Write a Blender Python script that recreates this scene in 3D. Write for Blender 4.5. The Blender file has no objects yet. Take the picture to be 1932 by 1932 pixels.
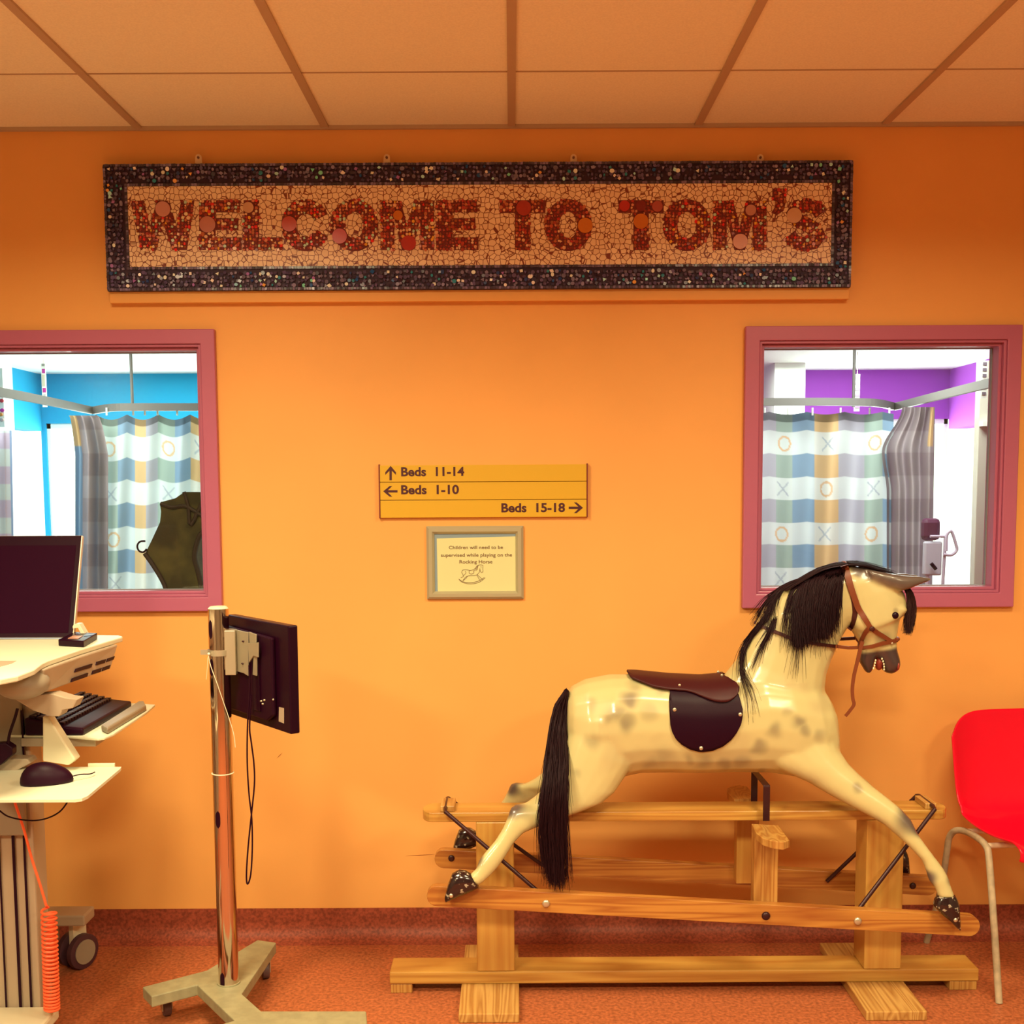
import bpy, bmesh, math, random
from mathutils import Vector, Matrix, noise
from mathutils.bvhtree import BVHTree
from mathutils.geometry import tessellate_polygon
S = bpy.context.scene
COL = S.collection
V = Vector
# ------------------------------------------------------------------ camera
FPX, CD, CH = 2200.0, 3.86, 1.53
TH = math.atan(FPX / 24000.0)
PYC = 920 + FPX * math.tan(TH)
ROLL = -0.0054
_f = V((0, math.cos(TH), -math.sin(TH))); _r = V((1, 0, 0)); _u = _r.cross(_f)
R_ = math.cos(ROLL) * _r + math.sin(ROLL) * _u
U_ = -math.sin(ROLL) * _r + math.cos(ROLL) * _u
CP = V((0, -CD, CH))
cam = bpy.data.objects.new('camera', bpy.data.cameras.new('camera'))
COL.objects.link(cam)
cam.data.sensor_width = 36; cam.data.lens = 36 * FPX / 1932
cam.data.shift_y = (PYC - 966) / 1932
cam.matrix_world = Matrix.Translation(CP) @ Matrix((R_, U_, -_f)).transposed().to_4x4()
cam.data.clip_end = 60
S.camera = cam
# ------------------------------------------------------------------ view, world and lights
S.view_settings.view_transform = 'Standard'; S.view_settings.look = 'None'
S.view_settings.gamma = 1; S.view_settings.use_curve_mapping = False
S.view_settings.exposure = 0.0
w = bpy.data.worlds.new('daylight'); S.world = w; w.use_nodes = True
w.node_tree.nodes['Background'].inputs[0].default_value = (.88, 1, .86, 1)
w.node_tree.nodes['Background'].inputs[1].default_value = 2.2

def area(name, loc, sx, sy, power, col, rot=(0, 0, 0)):
    l = bpy.data.lights.new(name, 'AREA'); l.shape = 'RECTANGLE'; l.size = sx; l.size_y = sy
    l.energy = power; l.color = col
    o = bpy.data.objects.new(name, l); COL.objects.link(o); o.location = loc; o.rotation_euler = rot
    return o
WARM = (1, .84, .50)
for x, y, p in ((-1.0, -1.7, 57), (1.15, -1.7, 38), (-1.9, -3.7, 86), (.0, -3.7, 86), (1.9, -3.7, 66)):
    lm = area('ceiling_panel_light', (x, y, 2.675), .55, .55, p, WARM); lm.data.spread = math.radians(158)
for x, y in ((-2.6, 2.2), (2.0, 2.2), (-2.6, 4.4), (2.0, 4.4)):
    area('bay_fill_light', (x, y, 2.42), .9, .9, 42, (.93, 1, .92))  # overhead fill added to brighten the bays, not a fixture there
# daylight through the two bay windows
area('bay_window_daylight', (-2.2, 5.75, 1.5), 2.8, 1.1, 95, (.86, 1, .93), (-math.pi / 2, 0, 0))
area('bay_window_daylight', (1.9, 5.75, 1.5), 2.8, 1.1, 150, (.9, 1, .93), (-math.pi / 2, 0, 0))

# ------------------------------------------------------------------ helpers
def ray(px, py):
    return R_ * ((px - 966) / FPX) + U_ * ((PYC - py) / FPX) + _f
def P(px, py, Y):                      # the point on the vertical plane at depth Y behind a photo pixel
    d = ray(px, py); return CP + d * ((Y - CP.y) / d.y)
def PZ(px, py, Z):                     # the point at height Z
    d = ray(px, py); return CP + d * ((Z - CP.z) / d.z)
def tag(o, label=None, cat=None, group=None, kind=None):
    if label: o['label'] = label
    if cat: o['category'] = cat
    if group: o['group'] = group
    if kind: o['kind'] = kind
    return o
def empty(name, loc, label, cat, group=None):
    o = bpy.data.objects.new(name, None); o.empty_display_size = .1; COL.objects.link(o)
    o.location = loc; bpy.context.view_layer.update()
    return tag(o, label, cat, group)
def place(o, parent):
    COL.objects.link(o)
    if parent is not None:
        off = V(parent.location)
        p = parent.parent
        while p is not None: off += V(p.location); p = p.parent
        o.parent = parent
        o.location = -off
    return o
def mobj(name, me, mat, parent=None):
    o = bpy.data.objects.new(name, me)
    if mat is not None:
        me.materials.clear(); me.materials.append(mat)
    return place(o, parent)
def build(name, bm, mat, parent=None, smooth=False, bevel=0, ang=40):
    bmesh.ops.recalc_face_normals(bm, faces=bm.faces)
    me = bpy.data.meshes.new(name); bm.to_mesh(me); bm.free()
    o = mobj(name, me, mat, parent)
    if smooth:
        for p in me.polygons: p.use_smooth = True
        if smooth != 'all':
            try: me.set_sharp_from_angle(angle=math.radians(ang))
            except Exception: pass
    if bevel:
        m = o.modifiers.new('bevel', 'BEVEL'); m.width = bevel; m.segments = 2; m.limit_method = 'ANGLE'
        m.angle_limit = math.radians(35)
    return o
def box(bm, x0, x1, y0, y1, z0, z1, M=None):
    vs = [bm.verts.new(V(c) if M is None else M @ V(c)) for c in
          ((x0, y0, z0), (x1, y0, z0), (x1, y1, z0), (x0, y1, z0), (x0, y0, z1), (x1, y0, z1), (x1, y1, z1), (x0, y1, z1))]
    for f in ((0, 3, 2, 1), (4, 5, 6, 7), (0, 1, 5, 4), (1, 2, 6, 5), (2, 3, 7, 6), (3, 0, 4, 7)):
        bm.faces.new([vs[i] for i in f])
def boxo(name, d, mat, parent=None, bevel=0, M=None):
    bm = bmesh.new(); box(bm, *d, M=M); return build(name, bm, mat, parent, bevel=bevel)
def prism(bm, pts, off):               # a flat polygon of 3-D points pushed along off
    a = [bm.verts.new(V(p)) for p in pts]; b = [bm.verts.new(V(p) + V(off)) for p in pts]
    n = len(a)
    tris = tessellate_polygon([[V(p) for p in pts]])
    for t in tris:
        try:
            bm.faces.new([a[i] for i in t]); bm.faces.new([b[i] for i in reversed(t)])
        except ValueError: pass
    for i in range(n): bm.faces.new([a[i], a[(i + 1) % n], b[(i + 1) % n], b[i]])
def prismo(name, pts, off, mat, parent=None, bevel=0, smooth=False):
    bm = bmesh.new(); prism(bm, pts, off)
    bmesh.ops.dissolve_limit(bm, angle_limit=.01, verts=bm.verts, edges=bm.edges)
    return build(name, bm, mat, parent, bevel=bevel, smooth=smooth)
def smoothline(pts, k=6):
    pts = [V(p) for p in pts]; out = []
    for i in range(len(pts) - 1):
        p0 = pts[max(i - 1, 0)]; p1 = pts[i]; p2 = pts[i + 1]; p3 = pts[min(i + 2, len(pts) - 1)]
        for j in range(k):
            t = j / k
            out.append(.5 * ((2 * p1) + (p2 - p0) * t + (2 * p0 - 5 * p1 + 4 * p2 - p3) * t * t + (3 * p1 - p0 - 3 * p2 + p3) * t ** 3))
    out.append(pts[-1]); return out
def tube(bm, pts, r, seg=10, cap=True, closed=False):
    pts = [V(p) for p in pts]; rings = []; n = len(pts); prev = None
    for i, p in enumerate(pts):
        t = (pts[min(i + 1, n - 1)] - pts[max(i - 1, 0)])
        if closed: t = pts[(i + 1) % n] - pts[i - 1]
        if t.length < 1e-9: t = V((0, 0, 1))
        t.normalize()
        if prev is None:
            prev = t.orthogonal().normalized()
        a = (prev - t * prev.dot(t))
        if a.length < 1e-6: a = t.orthogonal()
        a.normalize(); prev = a; b = t.cross(a)
        rr = r[i] if isinstance(r, (list, tuple)) else r
        rings.append([bm.verts.new(p + (a * math.cos(2 * math.pi * k / seg) + b * math.sin(2 * math.pi * k / seg)) * rr) for k in range(seg)])
    m = n if closed else n - 1
    for i in range(m):
        A, B = rings[i], rings[(i + 1) % n]
        for k in range(seg): bm.faces.new([A[k], A[(k + 1) % seg], B[(k + 1) % seg], B[k]])
    if cap and not closed:
        bm.faces.new(rings[0][::-1]); bm.faces.new(rings[-1])
def tubeo(name, pts, r, mat, parent=None, seg=10, k=0, closed=False):
    bm = bmesh.new(); tube(bm, smoothline(pts, k) if k else pts, r, seg, closed=closed)
    return build(name, bm, mat, parent, smooth=True)
def cyl(bm, c, axis, r, h, seg=24, r2=None):
    axis = V(axis).normalized(); c = V(c)
    tube(bm, [c - axis * h / 2, c + axis * h / 2], [r, r if r2 is None else r2], seg)
def cylo(name, c, axis, r, h, mat, parent=None, seg=24, r2=None, bevel=0):
    bm = bmesh.new(); cyl(bm, c, axis, r, h, seg, r2); return build(name, bm, mat, parent, smooth=True, bevel=bevel)
def ball(bm, c, r, sc=(1, 1, 1), seg=12):
    bmesh.ops.create_uvsphere(bm, u_segments=seg, v_segments=max(6, seg // 2), radius=r,
                              matrix=Matrix.Translation(V(c)) @ Matrix.Diagonal((*sc, 1)))
def ballo(name, c, r, mat, parent=None, sc=(1, 1, 1), seg=12):
    bm = bmesh.new(); ball(bm, c, r, sc, seg); return build(name, bm, mat, parent, smooth='all')

# ------------------------------------------------------------------ materials
TINT = (1.0, .80, .42)
def lin(c): return c / 12.92 if c <= .04045 else ((c + .055) / 1.055) ** 2.4
def seen(r, g, b, k=1.0, tint=TINT):   # surface colour of a thing seen as this sRGB colour under the warm room light
    return tuple(min(.93, max(.002, k * lin(v / 255) / t)) for v, t in zip((r, g, b), tint))
def mat(name, rgb, rough=.5, metal=0, spec=.5, noise_=None, bump=None, coat=0, emit=None, vcol=None, sheen=0):
    m = bpy.data.materials.new(name); m.use_nodes = True; nt = m.node_tree; b = nt.nodes['Principled BSDF']
    b.inputs['Base Color'].default_value = (*rgb, 1); b.inputs['Roughness'].default_value = rough
    b.inputs['Metallic'].default_value = metal; b.inputs['Specular IOR Level'].default_value = spec
    b.inputs['Coat Weight'].default_value = coat; b.inputs['Coat Roughness'].default_value = .08
    tc = nt.nodes.new('ShaderNodeTexCoord')
    if vcol:
        a = nt.nodes.new('ShaderNodeAttribute'); a.attribute_name = vcol
        nt.links.new(a.outputs['Color'], b.inputs['Base Color'])
    if noise_:
        sc, amt, det = noise_
        n = nt.nodes.new('ShaderNodeTexNoise'); n.inputs['Scale'].default_value = sc; n.inputs['Detail'].default_value = det
        nt.links.new(tc.outputs['Object'], n.inputs['Vector'])
        r = nt.nodes.new('ShaderNodeValToRGB'); nt.links.new(n.outputs['Fac'], r.inputs[0])
        r.color_ramp.elements[0].position = .35; r.color_ramp.elements[1].position = .65
        r.color_ramp.elements[0].color = (*[c * (1 - amt) for c in rgb], 1)
        r.color_ramp.elements[1].color = (*[min(1, c * (1 + amt)) for c in rgb], 1)
        nt.links.new(r.outputs[0], b.inputs['Base Color'])
    if bump:
        sc, st = bump
        n2 = nt.nodes.new('ShaderNodeTexNoise'); n2.inputs['Scale'].default_value = sc; n2.inputs['Detail'].default_value = 3
        nt.links.new(tc.outputs['Object'], n2.inputs['Vector'])
        bp = nt.nodes.new('ShaderNodeBump'); bp.inputs['Strength'].default_value = st; bp.inputs['Distance'].default_value = .002
        nt.links.new(n2.outputs['Fac'], bp.inputs['Height']); nt.links.new(bp.outputs[0], b.inputs['Normal'])
    return m
def wood(name, light, dark, axis='X', scale=1.0, rough=.33, rings=9):
    m = bpy.data.materials.new(name); m.use_nodes = True; nt = m.node_tree; b = nt.nodes['Principled BSDF']
    tc = nt.nodes.new('ShaderNodeTexCoord'); mp = nt.nodes.new('ShaderNodeMapping')
    nt.links.new(tc.outputs['Object'], mp.inputs[0])
    s = {'X': (.35, 2.2, 9), 'Y': (9, .35, 2.2), 'Z': (9, 2.2, .35)}[axis]
    mp.inputs['Scale'].default_value = [c * scale for c in s]
    n = nt.nodes.new('ShaderNodeTexNoise'); n.inputs['Scale'].default_value = 1.6; n.inputs['Detail'].default_value = 2
    nt.links.new(mp.outputs[0], n.inputs['Vector'])
    mu = nt.nodes.new('ShaderNodeMath'); mu.operation = 'MULTIPLY'; mu.inputs[1].default_value = rings
    nt.links.new(n.outputs['Fac'], mu.inputs[0])
    fr = nt.nodes.new('ShaderNodeMath'); fr.operation = 'PINGPONG'; fr.inputs[1].default_value = .5
    nt.links.new(mu.outputs[0], fr.inputs[0])
    n3 = nt.nodes.new('ShaderNodeTexNoise'); n3.inputs['Scale'].default_value = 26; n3.inputs['Detail'].default_value = 3
    nt.links.new(mp.outputs[0], n3.inputs['Vector'])
    ad = nt.nodes.new('ShaderNodeMath'); ad.operation = 'MULTIPLY_ADD'; ad.inputs[1].default_value = .35
    nt.links.new(n3.outputs['Fac'], ad.inputs[0]); nt.links.new(fr.outputs[0], ad.inputs[2])
    r = nt.nodes.new('ShaderNodeValToRGB'); nt.links.new(ad.outputs[0], r.inputs[0])
    r.color_ramp.elements[0].position = .12; r.color_ramp.elements[1].position = .62
    r.color_ramp.elements[0].color = (*dark, 1); r.color_ramp.elements[1].color = (*light, 1)
    nt.links.new(r.outputs[0], b.inputs['Base Color'])
    b.inputs['Roughness'].default_value = rough; b.inputs['Coat Weight'].default_value = .25; b.inputs['Coat Roughness'].default_value = .2
    return m
def pick(base, mul):
    return tuple(c * mul for c in base)

M_wall = mat('orange_wall_paint', (.84, .415, .118), .55, spec=.3, noise_=(2.0, .03, 3), bump=(160, .06))
M_ceil = mat('ceiling_tile', (.90, .83, .63), .85, spec=.15, noise_=(180, .035, 2), bump=(300, .08))
M_grid = mat('ceiling_grid', (.50, .36, .24), .5)
M_floor = mat('speckled_floor_vinyl', (.37, .108, .042), .42, spec=.35, noise_=(95, .30, 4))
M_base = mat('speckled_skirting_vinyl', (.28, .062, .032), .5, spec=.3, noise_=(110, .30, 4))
M_pink = mat('pink_gloss_paint', (.46, .125, .235), .38, spec=.4, coat=.15)
M_cream = mat('cream_plastic', (.74, .69, .50), .42)
M_creamd = mat('warm_grey_plastic', (.42, .33, .235), .5)
M_creamw = mat('cream_worktop', (.71, .71, .54), .45)
M_black = mat('black_plastic', (.017, .001, .009), .45, spec=.15)
M_blackg = mat('gloss_black', (.014, .001, .008), .35, spec=.15, coat=.03)
M_screen = mat('dark_screen', (.018, .001, .010), .55, spec=.05)
M_iron = mat('black_iron', (.04, .010, .014), .35, metal=.3)
M_chrome = mat('chrome', (.66, .52, .42), .10, metal=1)
M_steel = mat('dull_steel', (.50, .45, .33), .40, metal=.6)
M_lgrey = mat('grey_plastic', (.28, .235, .17), .5)
M_base_stand = mat('painted_grey_steel', (.29, .27, .16), .5, noise_=(30, .10, 3))
M_red = mat('red_chair_plastic', (.78, .002, .026), .28, spec=.35, coat=.08, bump=(400, .15))
M_legs = mat('chair_leg_paint', (.74, .62, .44), .35, noise_=(35, .12, 3))
M_yellow = mat('sign_yellow', (.66, .40, .018), .45)
M_ink = mat('sign_ink', (.06, .005, .014), .5)
M_paper = mat('notice_paper', (.68, .70, .37), .6)
M_bluep = mat('blue_grey_paper', (.22, .32, .40), .6)
M_silver = mat('silver_frame', (.50, .47, .32), .32, metal=.35)
M_inkb = mat('brown_print', (.16, .06, .03), .6)
M_leather = mat('dark_saddle_leather', (.016, .001, .009), .40, spec=.14, bump=(500, .1))
M_leatherb = mat('brown_seat_leather', (.052, .008, .010), .40, spec=.22, bump=(500, .1))
M_strap = mat('tan_bridle_leather', (.19, .048, .018), .42, spec=.35)
M_strapd = mat('dark_rein_leather', (.055, .011, .010), .45, spec=.3)
M_hair = mat('black_hair', (.020, .004, .008), .5, spec=.22)
M_hairb = mat('brown_black_hair', (.036, .008, .009), .45, spec=.3)
M_hoof = mat('black_gloss_hoof', (.022, .012, .010), .18, coat=.5)
M_hoof.node_tree  # worn patches where the black has rubbed off
_nt = M_hoof.node_tree; _tc = _nt.nodes.new('ShaderNodeTexCoord'); _n = _nt.nodes.new('ShaderNodeTexNoise'); _n.inputs['Scale'].default_value = 75; _n.inputs['Detail'].default_value = 5
_nt.links.new(_tc.outputs['Object'], _n.inputs['Vector']); _r = _nt.nodes.new('ShaderNodeValToRGB'); _nt.links.new(_n.outputs['Fac'], _r.inputs[0])
_r.color_ramp.elements[0].position = .60; _r.color_ramp.elements[1].position = .64; _r.color_ramp.elements[0].color = (.018, .006, .008, 1); _r.color_ramp.elements[1].color = (.38, .33, .25, 1)
_nt.links.new(_r.outputs[0], _nt.nodes['Principled BSDF'].inputs['Base Color'])
M_teeth = mat('teeth', (.92, .85, .6), .3)
M_mouth = mat('mouth_red', (.28, .035, .02), .4)
M_coil = mat('orange_red_cable', (.95, .15, .05), .4)
M_string = mat('pale_string', (.85, .78, .58), .7)
M_chipred = mat('red_tile_pieces', (.4, .05, .03), .22, vcol='tint')
M_chipdark = mat('dark_tile_pieces', (.05, .03, .05), .22, vcol='tint')
M_horse = mat('dapple_grey_gloss_paint', (.8, .7, .4), .28, spec=.5, coat=.35, vcol='tint')
M_pine = wood('pine_board', (.54, .30, .065), (.38, .16, .028), 'X')
M_piney = wood('pine_board_across', (.56, .33, .10), (.33, .14, .028), 'Y', rings=14)
M_pinez = wood('pine_board_upright', (.53, .29, .065), (.45, .20, .04), 'Z', rings=5)
M_pined = wood('pine_rail', (.50, .225, .045), (.31, .095, .018), 'X', rings=12)
M_pineg = wood('pine_step', (.50, .27, .07), (.33, .13, .025), 'Z', rings=16)
# ================================================================== the setting
CZ = 2.687
def struct(o): o['kind'] = 'structure'; return o
# windows: outer size of the architrave
WZ0, WZ1 = 1.128, 2.047
W1 = (-1.86, -.96); W2 = (.762, 1.66)
bm = bmesh.new()
oz0, oz1 = WZ0 + .025, WZ1 - .025
a0, a1, b0, b1 = W1[0] + .025, W1[1] - .025, W2[0] + .025, W2[1] - .025
box(bm, -4, 3.8, 0, .12, -.02, oz0); box(bm, -4, 3.8, 0, .12, oz1, 2.85)
box(bm, -4, a0, 0, .12, oz0, oz1); box(bm, a1, b0, 0, .12, oz0, oz1); box(bm, b1, 3.8, 0, .12, oz0, oz1)
struct(build('wall_back', bm, M_wall))
M_magn = mat('cream_wall_paint', (.30, .27, .20), .6, spec=.2)
struct(boxo('wall_left', (-2.72, -2.6, -6.4, 0, -.02, 2.85), M_magn))
struct(boxo('wall_right', (2.8, 2.92, -6.4, 0, -.02, 2.85), M_magn))
struct(boxo('wall_front', (-2.72, 2.92, -6.52, -6.4, -.02, 2.85), M_magn))
struct(boxo('floor', (-4.2, 4.2, -6.5, 6.3, -.06, 0), M_floor))
struct(boxo('ceiling', (-2.6, 2.8, -6.4, 0, CZ, CZ + .06), M_ceil))
# ceiling grid: T bars running to the wall, thin cross joints, wall angle
bm = bmesh.new()
for i in range(-4, 5):
    x = .0065 + i * .5975
    box(bm, x - .012, x + .012, -6.4, 0, CZ - .007, CZ + .001)
y = -.487
while y > -6.3:
    box(bm, -2.6, 2.8, y - .0025, y + .0025, CZ - .0025, CZ + .001); y -= 1.195
box(bm, -2.6, 2.8, -.012, 0, CZ - .012, CZ)
struct(build('trim_1', bm, M_grid))
# coved skirting
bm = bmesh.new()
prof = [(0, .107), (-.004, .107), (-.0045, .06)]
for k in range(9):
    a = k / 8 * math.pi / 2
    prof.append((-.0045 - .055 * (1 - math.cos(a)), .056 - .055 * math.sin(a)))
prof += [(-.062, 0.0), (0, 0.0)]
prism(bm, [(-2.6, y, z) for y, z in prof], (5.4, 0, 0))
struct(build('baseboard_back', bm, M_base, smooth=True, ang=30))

def window(name, x0, x1, steps_label=None):
    z0, z1 = WZ0, WZ1
    def ring(bm, i0, i1, ya, yb):
        X0, X1, Z0, Z1 = x0 + i0, x1 - i0, z0 + i0, z1 - i0
        t = i1 - i0
        out = [(X0, Z0), (X1, Z0), (X1, Z1), (X0, Z1)]; inn = [(X0 + t, Z0 + t), (X1 - t, Z0 + t), (X1 - t, Z1 - t), (X0 + t, Z1 - t)]
        va = [[bm.verts.new((x, yy, z)) for x, z in loop] for loop in (out, inn) for yy in (ya, yb)]
        for k in range(4):
            j = (k + 1) % 4
            bm.faces.new([va[0][k], va[0][j], va[2][j], va[2][k]]); bm.faces.new([va[1][k], va[1][j], va[3][j], va[3][k]])
            bm.faces.new([va[0][k], va[0][j], va[1][j], va[1][k]]); bm.faces.new([va[2][k], va[2][j], va[3][j], va[3][k]])
    bm = bmesh.new(); ring(bm, 0, .047, -.022, .02)
    o = struct(build(name, bm, M_pink, bevel=.003))
    bm = bmesh.new(); ring(bm, .047, .056, -.014, .06); build('frame_bead', bm, M_pink, o, bevel=.002)
    bm = bmesh.new(); ring(bm, .056, .066, .002, .08); build('frame_stop', bm, M_pink, o, bevel=.002)
    m = bpy.data.materials.get('window_glass')
    if m is None:
        m = bpy.data.materials.new('window_glass'); m.use_nodes = True; nt = m.node_tree
        nt.nodes.clear(); out = nt.nodes.new('ShaderNodeOutputMaterial'); mx = nt.nodes.new('ShaderNodeMixShader')
        tr = nt.nodes.new('ShaderNodeBsdfTransparent'); gl = nt.nodes.new('ShaderNodeBsdfGlossy'); gl.inputs['Roughness'].default_value = .02
        mx.inputs[0].default_value = .022; tr.inputs[0].default_value = (.96, .985, .97, 1)
        nt.links.new(tr.outputs[0], mx.inputs[1]); nt.links.new(gl.outputs[0], mx.inputs[2]); nt.links.new(mx.outputs[0], out.inputs[0])
    boxo('pane', (x0 + .06, x1 - .06, .058, .062, z0 + .06, z1 - .06), m, o)
    bm = bmesh.new(); ring(bm, .060, .0685, .052, .066); build('glazing_gasket', bm, mat('gasket_grey', (.25, .25, .27), .5), o)
    return o
window('window_1', *W1); window('window_2', *W2)
# ---------------- the two bays behind the windows
M_blue = mat('blue_bay_paint', (.012, .34, .62), .6, spec=.2)
M_purple = mat('purple_bay_paint', (.36, .075, .52), .6, spec=.2)
M_white = mat('white_bay_paint', (.82, .86, .80), .7, spec=.2)
M_cold = mat('bay_ceiling_tile', (.82, .88, .84), .8, spec=.1)
BY = 5.55; BZ = 2.45
bm = bmesh.new(); box(bm, -3.9, -.06, BY, BY + .12, 2.06, BZ); box(bm, -3.9, -.06, BY, BY + .12, 0, .6)
box(bm, -3.76, -3.72, BY, BY + .12, .6, 2.06)
struct(build('wall_blue_bay_back', bm, M_blue))
bm = bmesh.new(); box(bm, -3.9, -3.75, .12, BY, 2.0, BZ); box(bm, -3.9, -3.75, .12, BY, 0, .6); box(bm, -3.9, -3.75, .12, 4.7, .6, 2.0)
struct(build('wall_blue_bay_side', bm, M_blue))
bm = bmesh.new(); box(bm, .06, 3.65, BY, BY + .12, 2.06, BZ); box(bm, .06, 3.65, BY, BY + .12, 0, .6); box(bm, .06, 2.12, BY, BY + .12, .6, 2.06)
struct(build('wall_purple_bay_back', bm, M_purple))
bm = bmesh.new(); box(bm, 3.5, 3.65, .12, BY, 1.98, BZ); box(bm, 3.5, 3.65, .12, BY, 0, .6); box(bm, 3.5, 3.65, .12, 3.6, .6, 1.98)
struct(build('wall_purple_bay_side', bm, M_purple))
struct(boxo('wall_bay_divide', (-.06, .06, .12, BY, 0, BZ), M_white))
struct(boxo('ceiling_bay', (-3.9, 3.65, .12, BY + .1, BZ, BZ + .05), M_cold))
struct(boxo('trim_2', (1.98, 2.21, 5.0, 5.5, 0, BZ), M_white))      # white column in the purple bay
struct(boxo('trim_3', (-3.75, -3.57, 4.1, 4.6, 0, BZ), M_white))    # white column in the blue bay
# bay window frames
for nm, x0, x1 in (('window_3', -3.72, -.06), ('window_4', 2.21, 3.5)):
    bm = bmesh.new()
    box(bm, x0, x1, BY + .02, BY + .06, .6, .64); box(bm, x0, x1, BY + .02, BY + .06, 2.02, 2.06)
    box(bm, x0, x0 + .03, BY + .02, BY + .06, .6, 2.06)
    box(bm, x1 - .03, x1, BY + .02, BY + .06, .6, 2.06)
    struct(build(nm, bm, M_white))

# ================================================================== curtains in the bays
def curtain_mat():
    m = bpy.data.materials.new('printed_curtain_cloth'); m.use_nodes = True; nt = m.node_tree; b = nt.nodes['Principled BSDF']
    a = nt.nodes.new('ShaderNodeAttribute'); a.attribute_name = 'tint'
    nt.links.new(a.outputs['Color'], b.inputs['Base Color']); b.inputs['Roughness'].default_value = .9; b.inputs['Specular IOR Level'].default_value = .1
    t = nt.nodes.new('ShaderNodeBsdfTranslucent'); nt.links.new(a.outputs['Color'], t.inputs[0])
    mx = nt.nodes.new('ShaderNodeMixShader'); mx.inputs[0].default_value = .35
    nt.links.new(b.outputs[0], mx.inputs[1]); nt.links.new(t.outputs[0], mx.inputs[2])
    nt.links.new(mx.outputs[0], nt.nodes['Material Output'].inputs[0])
    return m
M_curt = curtain_mat()
def grid_mesh(name, nu, nv, fn, colfn, mat_, parent=None):
    vs, cs = [], []
    for j in range(nv):
        for i in range(nu):
            u, v = i / (nu - 1), j / (nv - 1)
            vs.append(fn(u, v)); cs.append(colfn(u, v))
    fs = [(j * nu + i, j * nu + i + 1, (j + 1) * nu + i + 1, (j + 1) * nu + i) for j in range(nv - 1) for i in range(nu - 1)]
    me = bpy.data.meshes.new(name); me.from_pydata(vs, [], fs)
    at = me.color_attributes.new('tint', 'FLOAT_COLOR', 'POINT')
    for k, c in enumerate(cs): at.data[k].color = (*c, 1)
    for p in me.polygons: p.use_smooth = True
    return mobj(name, me, mat_, parent)
GRN = (.33, .42, .38); BLU = (.22, .33, .46); ORG = (.62, .42, .22); LIL = (.42, .41, .48); WHT = (.70, .76, .76); DRK = (.30, .30, .36)
def sst(a, b, x): t_ = max(0, min(1, (x - a) / (b - a))); return t_ * t_ * (3 - 2 * t_)
def check_col(cols, syms, top, rows, dark=1.0):
    # cols: [(px_right, colour)], syms: [(px, row index, char)], rows: band edges in photo rows
    def f(x, y):
        c = cols[-1][1]
        for xr, cc in cols:
            if x < xr: c = cc; break
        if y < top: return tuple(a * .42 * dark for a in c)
        k = 0
        while k < len(rows) and y >= rows[k]: k += 1
        if k % 2 == 1:                # white bands
            out = tuple(WHT[i] * .8 + c[i] * .2 for i in range(3))
            mid = (rows[k - 1] + (rows[k] if k < len(rows) else rows[k - 1] + 43)) / 2
            for sx, sr, ch in syms:
                if sr != k: continue
                dx, dy = (x - sx) / 11.5, (y - mid) / 14.0
                if ch == 'O':
                    r = math.hypot(dx, dy)
                    if .78 < r < 1.08: out = (.66, .45, .28)
                elif abs(dx) < 1 and abs(dy) < 1 and abs(abs(dx) - abs(dy)) < .16: out = (.42, .47, .53)
            return tuple(a * dark for a in out)
        return tuple(a * dark for a in c)
    return f
def curtain(parent, px0, px1, yt, Yd, cf, amp, nf, sag=5, nu=170, nv=260, ybot=1230, name='printed_panel', hooks=()):
    def fn(u, v):
        x = px0 + (px1 - px0) * u
        scal = abs(math.sin(u * math.pi * nf))
        y = (yt + sag * scal) * (1 - v) + ybot * v
        d = Yd + amp * math.sin(u * math.pi * 2 * nf + 2 * v) * (.5 + .5 * v) + amp * .5 * math.sin(u * 17 + v * 2)
        return P(x, y, d)
    def cl(u, v):
        x = px0 + (px1 - px0) * u; y = yt * (1 - v) + ybot * v
        return cf(x, y)
    return grid_mesh(name, nu, nv, fn, cl, M_curt, parent)
rowsR = [811, 855, 898, 941, 984, 1027, 1070, 1113, 1156]
rowsL = [816, 862, 904, 948, 992, 1036, 1078, 1120, 1160]
colsR = [(1465, LIL), (1495, GRN), (1537, BLU), (1582, ORG), (1630, LIL), (1665, GRN), (1700, BLU)]
symR = [(1480, 1, 'O'), (1562, 1, 'X'), (1651, 1, 'O'), (1477, 3, 'X'), (1559, 3, 'O'), (1648, 3, 'X'), (1475, 5, 'O'), (1556, 5, 'X'), (1644, 5, 'O'), (1473, 7, 'X')]
cr = empty('bed_curtain', P(1560, 1250, 3.05), 'blue green and orange check curtain printed with noughts and crosses behind right window', 'curtain', 'bed curtains in the bays')
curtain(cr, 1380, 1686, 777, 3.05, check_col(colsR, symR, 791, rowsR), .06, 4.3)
GREYC = lambda x, y: (.33, .27, .29) if (y - 855) % 86 < 43 or y < 812 else (.40, .34, .36)
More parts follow.
